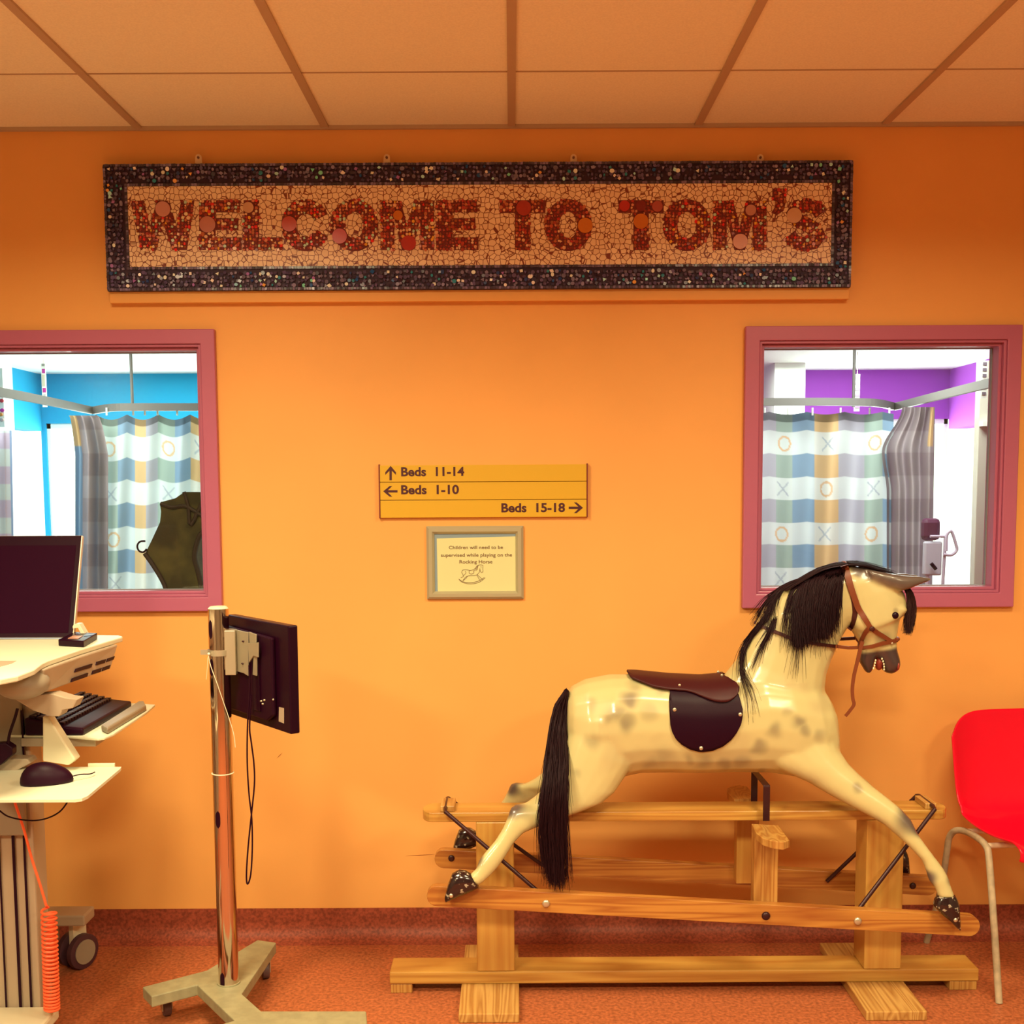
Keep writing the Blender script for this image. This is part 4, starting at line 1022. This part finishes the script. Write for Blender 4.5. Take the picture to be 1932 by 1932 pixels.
wisp2 = [gb([(1555, 1080), (1540, 1130), (1534, 1180), (1530, 1220), (1528, 1255)]), gb([(1575, 1075), (1568, 1130), (1563, 1170), (1563, 1200), (1567, 1225)])]
left = [gb([(1512, 1092), (1485, 1108), (1458, 1135), (1445, 1160), (1432, 1185)], .008), gb([(1500, 1097), (1478, 1115), (1462, 1140), (1456, 1165), (1450, 1190)], .008)]
lef2 = [gb([(1458, 1140), (1440, 1170), (1420, 1195), (1404, 1220), (1398, 1250), (1399, 1280), (1408, 1310), (1411, 1350), (1413, 1375)], .008), gb([(1462, 1140), (1445, 1175), (1425, 1200), (1410, 1225), (1402, 1250), (1405, 1275), (1420, 1300), (1424, 1330)], .008)]
lef3 = [gb([(1462, 1145), (1455, 1180), (1440, 1210), (1425, 1245), (1414, 1275)], .007), gb([(1468, 1140), (1463, 1175), (1450, 1205), (1440, 1230), (1430, 1262)], .007)]
lef4 = [gb([(1513, 1095), (1490, 1120), (1480, 1160), (1478, 1190), (1470, 1225)], .006), gb([(1518, 1095), (1500, 1125), (1492, 1150), (1484, 1195), (1500, 1235)], .006)]
crest = [[P(x, y, Yc) for x, y in ((1478, 1110), (1515, 1089), (1548, 1071), (1580, 1063), (1612, 1060), (1640, 1066), (1680, 1080))],
         [P(x, y, Yc - .02) for x, y in ((1480, 1114), (1515, 1094), (1548, 1076), (1580, 1068), (1612, 1064), (1640, 1070), (1690, 1085))]]
jobs = [(main, 2400, dict(seed=2, lenv=.35, r0=.0014, depth=.010)), (main, 600, dict(seed=12, lenv=.1, tip=.014)), (wisp, 60, dict(seed=3, lenv=.5, tip=.012)), (wisp2, 90, dict(seed=4, lenv=.5, tip=.012)), (left, 170, dict(seed=5, lenv=.4, spread=.005)), (lef2, 75, dict(seed=6, lenv=.6)),
        (lef3, 60, dict(seed=7, lenv=.5)), (lef4, 40, dict(seed=8, lenv=.4)), (crest, 320, dict(seed=9, spread=.003, tip=.006, depth=.02)),
        (main, 900, dict(seed=21, flip=True, lenv=.35, r0=.0016)), (left, 160, dict(seed=22, flip=True))]
hobj('mane', jobs, M_hair)
fl = [gl([(1704, 1108), (1711, 1118), (1712, 1140), (1708, 1165), (1709, 1195)], Yc - .012, Yc - .03), gl([(1708, 1106), (1719, 1114), (1726, 1138), (1725, 1165), (1716, 1198)], Yc - .012, Yc - .03)]
hobj('forelock', [(fl, 520, dict(seed=31, lenv=.2, spread=.0025, tip=.004))], M_hairb)
yt = lambda y: Yc - .03 - .15 * sst(1330, 1500, y)
tg = [[P(x, y, yt(y)) for x, y in ln] for ln in (
    [(1067, 1304), (1047, 1332), (1037, 1380), (1031, 1440), (1026, 1500), (1022, 1550), (1025, 1600), (1033, 1655)],
    [(1068, 1302), (1055, 1335), (1048, 1380), (1044, 1440), (1040, 1500), (1036, 1550), (1038, 1600), (1043, 1670)],
    [(1069, 1302), (1064, 1335), (1059, 1380), (1058, 1440), (1053, 1500), (1050, 1550), (1051, 1600), (1053, 1678)],
    [(1070, 1304), (1070, 1340), (1066, 1385), (1068, 1440), (1064, 1500), (1063, 1550), (1064, 1600), (1062, 1665)])]
hobj('tail', [(tg, 2300, dict(seed=41, lenv=.42, spread=.003, tip=.010, r0=.0014, depth=.016)), (tg, 300, dict(seed=42, lenv=.05, tip=.016, r0=.0010))], M_hair)
# ================================================================== pole stand with the screen
def onplane(px, py, p0, n_):
    d = ray(px, py); return CP + d * ((p0 - CP).dot(n_) / d.dot(n_))
ST = empty('pole_stand', (P(433, 1880, -.6).x, -.62, 0), 'chrome pole stand on a grey wheeled base left of the horse', 'stand')
zt = .115
bp = [PZ(x, y, zt) for x, y in ((269, 1862), (286, 1880), (372, 1858), (442, 1925), (418, 1932), (140, 1992), (160, 2020), (440, 1975), (500, 1962), (695, 1958), (691, 1908), (493, 1908), (456, 1875), (521, 1778), (486, 1773), (389, 1831))]
prismo('base', bp, (0, 0, -.033), M_base_stand, ST, bevel=.003)
pc = PZ(433, 1885, zt); px_, py_ = P(432.5, 1880, -.62).x, -.62
PR = .0285; zp1 = P(420, 1148, -.62).z
bm = bmesh.new(); cyl(bm, (px_, py_, (zt + zp1) / 2), (0, 0, 1), PR, zp1 - zt, 40); build('pole', bm, M_chrome, ST, smooth=True)
bm = bmesh.new(); cyl(bm, (px_, py_, zp1 + .003), (0, 0, 1), PR, .006, 40, PR * .8); build('pole_cap', bm, M_cream, ST, smooth=True)
cylo('pole_collar', (px_, py_, zt + .002), (0, 0, 1), PR + .004, .004, M_base_stand, ST, 40)
def cam_ang(): d = V((CP.x - px_, CP.y - py_)); return math.atan2(d.y, d.x)
ca = cam_ang()
for y0, y1, f0, f1 in ((1170, 1206, -.93, -.62), (1243, 1276, -.95, -.62), (1530, 1563, -.80, -.38), (1835, 1867, -.82, -.42)):
    z0, z1 = P(420, y1, -.645).z, P(420, y0, -.645).z
    bm = bmesh.new(); G = []
    for j in range(9):
        t = j / 8; wz = math.sqrt(max(0, 1 - abs(2 * t - 1) ** 3)); row_ = []
        for i in range(5):
            f_ = (f0 + f1) / 2 + (f1 - f0) / 2 * wz * (i / 2 - 1); a = ca - math.asin(max(-.99, min(.99, -f_)))
            row_.append(bm.verts.new((px_ + (PR + .0007) * math.cos(a), py_ + (PR + .0007) * math.sin(a), z0 + (z1 - z0) * t)))
        G.append(row_)
    for a_, b_ in zip(G, G[1:]):
        for i in range(4): bm.faces.new([a_[i], a_[i + 1], b_[i + 1], b_[i]])
    build('slot', bm, M_black, ST, smooth='all')
M_wheel = mat('grey_rubber', (.13, .07, .07), .5)
def caster(c, r_, ang, parent, twin=False, hubm=None, zt_=.08, mw=M_wheel):
    cs = empty('caster', c, None, None); cs.parent = parent; pl_ = V(parent.location); cs.location = V(c) - pl_
    bpy.context.view_layer.update()
    ax = V((math.cos(ang), math.sin(ang), 0)); cc = V((c[0], c[1], r_))
    def add(name, bm, m_):
        bmesh.ops.recalc_face_normals(bm, faces=bm.faces)
        me = bpy.data.meshes.new(name)
        bm.transform(Matrix.Translation(-V(c))); bm.to_mesh(me); bm.free(); me.materials.append(m_)
        for p in me.polygons: p.use_smooth = True
        try: me.set_sharp_from_angle(angle=math.radians(40))
        except Exception: pass
        o = bpy.data.objects.new(name, me); COL.objects.link(o); o.parent = cs; return o
    offs = (-.022, .022) if twin else (0,)
    for k in offs:
        bm = bmesh.new(); q = cc + ax * k * (r_ / .05)
        tube(bm, [q - ax * .011, q - ax * .009, q + ax * .009, q + ax * .011], [r_ * .9, r_, r_, r_ * .9], 28); add('wheel', bm, mw)
        if hubm:
            bm = bmesh.new(); q2 = q + ax * (.0125 if k >= 0 else -.0125); cyl(bm, q2, ax, r_ * .70, .003, 24); add('hub_cap', bm, hubm)
    bm = bmesh.new()
    M_ = Matrix.Translation((c[0], c[1], 0)) @ Matrix.Rotation(ang, 4, 'Z')
    if twin: box(bm, -.010, .010, -.022, .03, r_ * .6, zt_, M=M_)
    else:
        box(bm, -.015, -.012, -.014, .014, r_ * .8, zt_ - .004, M=M_); box(bm, .012, .015, -.014, .014, r_ * .8, zt_ - .004, M=M_)
        box(bm, -.018, .018, -.018, .018, zt_ - .006, zt_, M=M_)
    add('fork', bm, M_cream if twin else M_steel)
    return cs
c1 = PZ(311, 1921, 0); c2 = PZ(501, 1845, 0); c3 = PZ(660, 1990, 0); c4 = PZ(190, 2050, 0)
caster((c1.x, c1.y + .02, 0), .024, .5, ST); caster((c2.x, c2.y, 0), .027, .35, ST); caster((c3.x, c3.y, 0), .024, 0, ST); caster((c4.x, c4.y, 0), .024, 0, ST)
# clamp band
cz_ = P(420, 1233, -.65).z
bm = bmesh.new(); n = 30
for ra, rb in ((PR + .001, PR + .0035),):
    L = []
    for k in range(n): a = 2 * math.pi * k / n; L.append([bm.verts.new((px_ + r_ * math.cos(a), py_ + r_ * math.sin(a), cz_ + h_)) for r_, h_ in ((ra, -.008), (rb, -.008), (rb, .008), (ra, .008))])
    for k in range(n):
        for j in range(4): bm.faces.new([L[k][j], L[(k + 1) % n][j], L[(k + 1) % n][(j + 1) % 4], L[k][(j + 1) % 4]])
box(bm, px_ - PR - .022, px_ - PR, py_ - .012, py_ - .006, cz_ - .006, cz_ + .008)
cb_ = build('clamp_band', bm, M_steel, ST, smooth=True)
# the monitor
mo0, mo1, mo2, mo3 = P(428, 1155, -.53), P(544, 1181, -.82), P(545, 1386, -.82), P(430, 1357, -.53)
mo1 = V((mo1.x, mo1.y, mo1.z)); mo0 = V((mo0.x, mo0.y, mo1.z + .0)); mo2 = V((mo1.x, mo1.y, mo2.z)); mo3 = V((mo0.x, mo0.y, mo2.z))
mn = (mo1 - mo0).cross(V((0, 0, 1))).normalized()
if mn.y < 0: mn = -mn
MN = empty('monitor', (mo0 + mo1 + mo2 + mo3) / 4 - V((0, 0, .12)), 'black flat monitor seen from behind, clamped to the chrome pole', 'monitor')
prismo('casing', [mo0, mo1, mo2, mo3], mn * .028, M_blackg, MN, bevel=.004)
mid = (mo1 - mo0)
def mq(u, v, o=0): return mo0.lerp(mo1, u) + (mo3 - mo0) * v - mn * o
prismo('back_shell', [mq(.05, .10), mq(.80, .13), mq(.80, .86), mq(.70, .93), mq(.05, .93)], -mn * .014, M_black, MN, bevel=.005)
prismo('raised_rib', [mq(.52, .3, .014), mq(.62, .3, .014), mq(.62, .85, .014), mq(.52, .85, .014)], -mn * .004, M_blackg, MN, bevel=.001)
prismo('screen', [mq(.04, .05, -.0281), mq(.96, .05, -.0281), mq(.96, .95, -.0281), mq(.04, .95, -.0281)], mn * .0006, M_screen, MN)
lp = [onplane(x, y, mo0 - mn * .0004, mn) for x, y in ((526.5, 1334), (536, 1336), (536, 1365), (526, 1361))]
prismo('label_sticker', lp, -mn * .0004, M_creamd, MN)
for x, y in ((493, 1323), (499, 1321), (496, 1328)): ballo('connector', onplane(x, y, mo0 - mn * .015, mn), .004, M_steel, MN, (1, .6, .7), 8)
ballo('screw', onplane(515.5, 1320, mo0 - mn * .015, mn), .003, M_steel, MN, seg=8)
for dd, pts in ((.018, [(443, 1187), (470, 1193), (470, 1275), (462, 1270), (441, 1264)]), (.020, [(472, 1192), (485, 1197), (485, 1212), (473, 1213)]), (.020, [(481, 1236), (486, 1238), (486, 1275), (479, 1273)]), (.024, [(470, 1213), (489, 1212), (489, 1240), (480, 1237), (472, 1250)])):
    q = [onplane(x, y, mo0 - mn * dd, mn) for x, y in pts]; prismo('mounting_bracket', q, -mn * .004, M_steel, MN, bevel=.0008)
for x, y in ((459, 1210), (458, 1252), (434, 1210)):
    q = onplane(x, y, mo0 - mn * .0235, mn); ballo('bracket_screw', q, .004, M_iron, MN, (1.2, .5, .7), 8)
ba = onplane(444, 1225, mo0 - mn * .024, mn)
boxo('bracket_arm', (px_ + .018, ba.x + .004, py_ - .02, py_ + .075, P(440, 1272, -.62).z, P(440, 1188, -.62).z), M_steel, MN, bevel=.002)
# cables and string
cy = -.70
cab = [(470, 1255), (471, 1300), (467, 1370), (466.5, 1440), (470, 1500), (475, 1545), (476, 1600), (473, 1650), (467, 1668), (465, 1650), (468, 1600), (474, 1540), (480, 1480), (479, 1440), (474, 1400), (471, 1372), (474, 1310)]
o = tubeo('monitor_cable', [P(x, y, cy) for x, y in cab], .0022, M_black, None, 8, 6)
tag(o, 'thin black cable looped and hanging below the monitor on the pole', 'cable')
SGt = empty('string', P(422, 1463, -.65), 'pale string tied to the clamp and wrapped round the chrome pole', 'string')
tubeo('hanging_length', [P(x, y, -.652) for x, y in ((393, 1236), (398, 1258), (408, 1285), (420, 1320), (432, 1355), (441, 1385), (444, 1410))], .0011, M_string, SGt, 6, 3)
tubeo('loose_end', [P(x, y, -.645) for x, y in ((392, 1240), (391, 1262), (389, 1282))], .0006, M_string, SGt, 6, 3)
sz = P(425, 1463, -.65).z
tubeo('loop', [(px_ + (PR + .0015) * math.cos(a * math.pi / 16), py_ + (PR + .0015) * math.sin(a * math.pi / 16), sz) for a in range(32)], .0015, M_string, SGt, 6, closed=True)
ballo('knot', P(394, 1234, -.652), .004, M_string, SGt, seg=8)

# ================================================================== computer cart
CT = empty('computer_cart', (-1.37, -.72, 0), 'cream computer cart with slotted side, trays and grooved column at left', 'cart')
ZT = 1.10
tp = [(184, 1198), (225, 1198.5), (231, 1200), (231, 1202), (154, 1225), (92, 1246), (79, 1252), (65, 1263), (34, 1275), (0, 1281.5), (-60, 1286), (-190, 1283), (-330, 1230), (-330, 1198)]
prismo('worktop', [PZ(x, y, ZT) for x, y in tp], (0, 0, -.014), M_creamw, CT, bevel=.003)
q = [PZ(x, y, ZT + .0002) for x, y in ((-60, 1247), (31, 1247), (22, 1252), (0, 1258), (-60, 1262))]
prismo('inset_panel', q, (0, 0, .0006), M_creamd, CT)
tops = [PZ(x, y, ZT - .0145) for x, y in ((223, 1215.5), (154, 1238), (100, 1257), (84, 1263))]
bots = [PZ(x, y, 1.022) for x, y in ((209, 1262), (130, 1290), (90, 1305), (82, 1308))]
bm = bmesh.new()
A = [bm.verts.new(p) for p in tops]; B = [bm.verts.new(p) for p in bots]; A2 = [bm.verts.new(p + V((-.16, 0, 0))) for p in tops]; B2 = [bm.verts.new(p + V((-.14, 0, 0))) for p in bots]
for i in range(3):
    bm.faces.new([A[i], A[i + 1], B[i + 1], B[i]]); bm.faces.new([A2[i], A2[i + 1], B2[i + 1], B2[i]]); bm.faces.new([A[i], A[i + 1], A2[i + 1], A2[i]]); bm.faces.new([B[i], B[i + 1], B2[i + 1], B2[i]])
for i in (0, 3): bm.faces.new([A[i], B[i], B2[i], A2[i]])
sk = build('side_skirt', bm, M_creamd, CT, bevel=.004)
skn = (tops[0] - tops[1]).cross(bots[0] - tops[0]).normalized()
if skn.dot(CP - tops[0]) < 0: skn = -skn
def zA(x, y): return (x / 5.855, 1150 + y / 5.855)
for pl_ in (((845, 655), (1025, 598), (1010, 640), (832, 694)), ((1075, 578), (1175, 548), (1160, 590), (1065, 617)), ((1190, 543), (1270, 515), (1256, 553), (1178, 582)),
            ((810, 760), (978, 700), (965, 742), (792, 802)), ((1035, 675), (1128, 645), (1112, 690), (1020, 717)), ((1142, 640), (1224, 610), (1208, 652), (1130, 682))):
    q = [onplane(*zA(x, y), tops[0] + skn * .0012, skn) for x, y in pl_]
    prismo('vent_slot', q, -skn * .004, M_black, sk)
bm = bmesh.new(); c = PZ(44, 1290, 1.05); ball(bm, c, .062, (1.0, 1.2, .62), 24); build('handle_housing', bm, M_lgrey, CT, smooth='all')
q = [P(x, y, -.93) for x, y in ((28, 1320), (60, 1312), (100, 1309), (130, 1318), (146, 1320), (138, 1336), (118, 1340), (112, 1352), (95, 1352), (62, 1341))]
prismo('slide_bracket', q, (0, .05, 0), M_creamd, CT, bevel=.003)
# column
fx1 = P(62, 1600, -.78).x; cx1 = fx1; cx0 = fx1 - .26
boxo('column', (cx0, cx1, -.774, -.69, .06, 1.085), M_creamd, CT, bevel=.006)
for pa_, pb_ in ((3.5, 6.5), (29.5, 34.5), (50.5, 54.5)):
    x0, x1 = P(pa_, 1750, -.781).x, P(pb_, 1750, -.781).x
    boxo('groove', (x0, x1, -.782, -.779, P(30, 1921, -.78).z, P(30, 1576, -.78).z), M_black, CT)
x0, x1 = P(47, 1400, -.781).x, P(50.5, 1400, -.781).x
boxo('groove', (x0, x1, -.7985, -.79, P(30, 1432, -.78).z, P(30, 1338, -.78).z), M_black, CT)
boxo('upper_sleeve', (cx0, P(44, 1500, -.8).x, -.796, -.7805, P(30, 1576, -.79).z, 1.0), M_lgrey, CT, bevel=.004)
# trays
kt = [(293, 1329), (277, 1343), (215, 1384), (198, 1391), (185, 1393), (110, 1387), (20, 1387), (20, 1327), (250, 1326.5)]
K = prismo('keyboard_tray', [PZ(x, y, .88) for x, y in kt], (0, 0, -.007), M_creamw, CT, bevel=.002)
kb = [(265, 1335), (180, 1393), (120, 1393), (40, 1393), (40, 1335)]
prismo('tray_slide', [PZ(x, y, .872) for x, y in kb], (0, 0, -.022), M_creamd, K, bevel=.002)
wr = [PZ(x, y, .8805) for x, y in ((191, 1380), (203, 1386), (276, 1341), (272, 1333), (262, 1334))]
prismo('wrist_rest', [wr[0], wr[1], wr[2], wr[3], wr[4]], (0, 0, .018), M_lgrey, K, bevel=.005)
mt = [(229, 1446.5), (227, 1450), (166, 1501), (155, 1506), (140, 1508), (0, 1508.5), (-60, 1508.5), (-60, 1447)]
MT = prismo('mouse_tray', [PZ(x, y, .80) for x, y in mt], (0, 0, -.008), M_creamw, CT, bevel=.002)
lp0, lp1 = PZ(166, 1446, .80), PZ(216, 1446, .80)
boxo('tray_lip', (lp0.x, lp1.x, lp0.y - .001, lp0.y + .006, .795, .808), M_cream, MT, bevel=.001)
sa = [P(x, y, -.875) for x, y in ((80, 1351), (90.5, 1353), (142, 1433.5), (130, 1444), (80, 1436))]
prismo('support_arm', sa, (0, .04, 0), M_cream, CT, bevel=.004)
pg = [P(x, y, -.86) for x, y in ((-60, 1432), (52, 1432), (58, 1440), (0, 1470), (-60, 1500))]
prismo('pivot_plate', pg, (0, .05, 0), M_creamd, CT, bevel=.003)
# base and casters
boxo('base', (-1.62, P(106, 1915, -.80).x, -.98, -.775, .085, .12), M_cream, CT, bevel=.008)
le = P(166, 1722, -.26)
boxo('base_leg', (-1.62, le.x, -.29, -.20, .157, .193), M_creamd, CT, bevel=.006)
boxo('base_spine', (-1.62, -1.47, -.775, -.2, .085, .157), M_creamd, CT, bevel=.004)
boxo('base_leg', (-1.62, -1.50, -1.4, -.98, .085, .118), M_creamd, CT, bevel=.006)
M_tyre = mat('dark_tyre', (.06, .02, .03), .5)
caster((le.x - .052, -.225, 0), .056, -.5, CT, True, M_lgrey, .157, M_tyre)
caster((-1.56, -1.33, 0), .045, .2, CT, True, M_lgrey, .085, M_tyre)
caster((-1.56, -.75, 0), .045, .2, CT, True, M_lgrey, .085, M_tyre); caster((-1.30, -.93, 0), .040, .2, CT, True, M_lgrey, .085, M_tyre)
# computer screen on the worktop
sb = PZ(139, 1206, ZT); yb = sb.y
s0, s1, s2, s3 = P(-190, 1006, yb + .09), P(156, 1010, yb + .09), sb + V((0, 0, .006)), PZ(-190, 1206, ZT) + V((0, 0, .006))
s0 = V((s3.x, s1.y, s1.z)); 
SC = empty('computer_screen', (s2 + s3) / 2, 'large dark computer screen leaning back on the cream cart top', 'screen')
sn = (s1 - s2).cross(s3 - s2).normalized()
if sn.y < 0: sn = -sn
prismo('casing', [s0, s1, s2, s3], sn * .014, mat('brushed_rim', (.60, .50, .40), .35, .4), SC, bevel=.003)
def sq(u, v): return s1 + (s0 - s1) * u + (s2 - s1) * v - sn * .0006
prismo('bezel', [sq(.006, .006), sq(1, .006), sq(1, 1), sq(.006, 1)], -sn * .001, M_blackg, SC)
prismo('display', [sq(.03, .10) - sn * .001, sq(.98, .10) - sn * .001, sq(.98, .96) - sn * .001, sq(.03, .96) - sn * .001], -sn * .0006, M_screen, SC)
lb = [onplane(x, y, s1 - sn * .0018, sn) for x, y in ((-12, 1016), (21, 1018), (21, 1023.5), (-12, 1022))]
prismo('asset_label', lb, -sn * .0004, M_creamw, SC)
cl0 = [P(x, y, yb - .012) for x, y in ((137, 1181), (141, 1177), (149, 1177), (152, 1182), (163, 1201), (155, 1202), (147, 1185), (137, 1186))]
prismo('holding_clip', cl0, (0, .03, 0), M_cream, SC, bevel=.001)
# card reader
cr0 = [PZ(x, y, ZT) for x, y in ((110, 1219), (158, 1222), (184, 1206), (140, 1204))]
RD = empty('card_reader', (cr0[0] + cr0[2]) / 2, 'small black box with a card on the cart top in front of the screen', 'card reader')
prismo('casing', [p + V((0, 0, .0005)) for p in cr0], (0, 0, .018), M_blackg, RD, bevel=.003)
cd = [PZ(x, y, ZT + .019) for x, y in ((128, 1205), (148, 1205.5), (156, 1200.5), (138, 1200))]
prismo('card', cd, (0, 0, .0015), mat('pale_card', (.50, .24, .17), .4), RD)
cd = [PZ(x, y, ZT + .019) for x, y in ((158, 1200.5), (174, 1199), (178, 1197.5), (163, 1198))]
prismo('blue_patch', cd, (0, 0, .001), mat('blue_patch', (.08, .14, .30), .4), RD)
# keyboard
k0, k1 = PZ(160, 1386, .883), PZ(246, 1333, .883); kx1 = (k0.x + k1.x) / 2; kx0 = kx1 - .155
KB = empty('keyboard', ((kx0 + kx1) / 2, (k0.y + k1.y) / 2, .881), 'black keyboard lying lengthways on the upper cart tray', 'keyboard')
bm = bmesh.new(); ya, yb2 = k0.y, k1.y
prism(bm, [(kx1, ya, .881), (kx1, ya, .900), (kx1 - .05, ya, .905), (kx0, ya, .928), (kx0, ya, .881)], (0, yb2 - ya, 0))
build('body', bm, M_black, KB, bevel=.005)
bm = bmesh.new()
for r_ in range(5):
    xk = kx1 - .055 - r_ * .019; zk = .906 + r_ * .0046
    for j in range(19):
        yk = ya + .012 + j * (yb2 - ya - .024) / 19
        box(bm, xk - .0165, xk, yk, yk + .0165, zk - .004, zk + .008)
build('keys', bm, M_blackg, KB, bevel=.002)
# mouse
mc = PZ(82, 1482, .80); MS = empty('computer_mouse', (mc.x, mc.y, .80), 'black computer mouse on the lower cart tray', 'mouse')
bm = bmesh.new(); ball(bm, (0, 0, 0), 1, (1, 1, 1), 32)
for v in bm.verts:
    x, y, z = v.co
    v.co = V((x * .063, y * (.033 - .004 * x), max(z, -.12) * (.047 - .009 * x)))
Mm = Matrix.Translation((mc.x, mc.y + .022, .8065)) @ Matrix.Rotation(.28, 4, 'Z')
bm.transform(Mm); build('shell', bm, M_black, MS, smooth='all')
ballo('scroll_wheel', Mm @ V((.036, .0, .024)), .006, M_blackg, MS, (1, .5, 1), 10)
tubeo('mouse_tail', [Mm @ V((.060, .004, .006)), Mm @ V((.080, .010, .008)), Mm @ V((.10, .028, .003)), Mm @ V((.11, .05, .002))], .0016, M_black, MS, 6, 4)
o = tubeo('mouse_cable', [P(x, y, -.93) for x, y in ((-30, 1500), (0, 1530), (20, 1542), (55, 1548), (85, 1545), (112, 1532), (128, 1512), (129, 1508))], .002, M_black, None, 8, 5)
tag(o, 'black cable sagging in a loop under the lower cart tray', 'cable')
# power adapter hanging by the column
AD = empty('power_adapter', P(5, 1440, -.86), 'black power adapter beside the cart column above the mouse', 'adapter')
q = [P(x, y, -.90) for x, y in ((-40, 1405), (10, 1402), (23, 1411), (23, 1424), (0, 1444), (-40, 1456))]
prismo('casing', q, (0, .03, 0), M_black, AD, bevel=.003)
tubeo('lead', [P(x, y, -.89) for x, y in ((15, 1406), (18, 1385), (28, 1355), (33, 1337))], .004, M_black, AD, 8, 4)
# coiled orange cable
pts = [P(x, y, -.835) for x, y in ((24, 1500), (30, 1520), (45, 1565), (60, 1620), (76, 1670), (87, 1708))]
pts = smoothline(pts, 5)
c0_, c1_ = P(92, 1716, -.84), P(98, 1905, -.84); turns = 25
N = turns * 14
for i in range(N):
    t = i / N; tt = t ** .93; a = 2 * math.pi * turns * t + 2; c = c0_.lerp(c1_, 1 - (1 - tt) ** 1.12)
    r_ = .0185
    pts.append(c + V((math.cos(a) * r_, math.sin(a) * r_, 0)))
o = tubeo('coiled_cable', pts, .0036, M_coil, None, 8)
tag(o, 'orange red coiled cable hanging beside the cart column', 'cable')

# ================================================================== red chair
ca_ = .13; CR = V((1.645, -.30, 0)); CM = Matrix.Translation(CR) @ Matrix.Rotation(ca_, 4, 'Z')
RC = empty('plastic_chair', CR, 'red moulded plastic chair with pale metal legs right of the horse', 'chair')
prof = [(.215, .800), (.205, .74), (.190, .66), (.172, .58), (.155, .525), (.125, .482), (.07, .458), (0, .447), (-.08, .445), (-.15, .452), (-.19, .455), (-.22, .447), (-.235, .428)]
pr = smoothline([V((0, y, z)) for y, z in prof], 4)
def halfw(t):  # 0 top .. 1 front
    return .218 + (.200 - .218) * sst(.3, 1, t)
bm = bmesh.new(); G = []; nu = 24; n = len(pr)
for i, p in enumerate(pr):
    t = i / (n - 1); hw = halfw(t); d = (pr[min(i + 1, n - 1)] - pr[max(i - 1, 0)]).normalized(); nr = V((0, d.z, -d.y))
    if nr.y > 0 and nr.z < 0: nr = -nr
    if nr.y > .3: nr = -nr
    row_ = []
    for j in range(nu + 1):
        u = j / nu * 2 - 1; au = abs(u)
        curl = .030 * max(0, (au - .45) / .55) ** 2.2 * (1 - .6 * sst(.8, 1, t)) 
        if t < .45: curl += .018 * u * u
        x = hw * u; z_add = 0
        q = V((x, p.y, p.z)) + V((0, -abs(d.z), abs(d.y))) * curl
        if t < .16:                      # rounded top corners
            k = (au ** 5) * .085 * (1 - t / .16) ** 1.3; q.z -= k; q.y -= k * .15
        if t > .9: q.y += (au ** 5) * .03 * (t - .9) / .1
        row_.append(bm.verts.new(CM @ q))
    G.append(row_)
for a, b in zip(G, G[1:]):
    for j in range(nu): bm.faces.new([a[j], a[j + 1], b[j + 1], b[j]])
o = build('seat_shell', bm, M_red, RC, smooth='all')
md = o.modifiers.new('thick', 'SOLIDIFY'); md.thickness = .009; md.offset = 0
md = o.modifiers.new('sub', 'SUBSURF'); md.levels = 1; md.render_levels = 1
Ci = CM.inverted()
side = [PZ(1748, 1778, 0), P(1775, 1680, -.13), P(1786, 1610, -.17), P(1791, 1580, -.185), P(1803, 1567, -.21), P(1822, 1569, -.25), P(1846, 1582, -.34), P(1860, 1596, -.39), P(1866, 1620, -.415), P(1875, 1740, -.475), PZ(1885, 1893, 0)]
side[0].z = .001; side[-1].z = .001
for s in (1, -1):
    pts = [CM @ (V((s * -1 * (Ci @ p).x, (Ci @ p).y, (Ci @ p).z)) if s == -1 else Ci @ p) for p in side]
    tubeo('leg_frame', pts, .0105, M_legs, RC, 12, 4)
for yy in (5, 7):
    a = side[yy]; la = Ci @ a
    tubeo('cross_tube', [a, CM @ V((-la.x, la.y, la.z))], .009, M_legs, RC, 10)
cyl_ = CM @ V((-.12, -.02, .435))
for sx_ in (-.1, .1):
    for sy_ in (-.04, .09):
        p = CM @ V((sx_, sy_, .444 if sy_ < 0 else .452)); cylo('mounting_boss', (p.x, p.y, p.z - .010), (0, 0, 1), .012, .02, M_red, RC, 12)
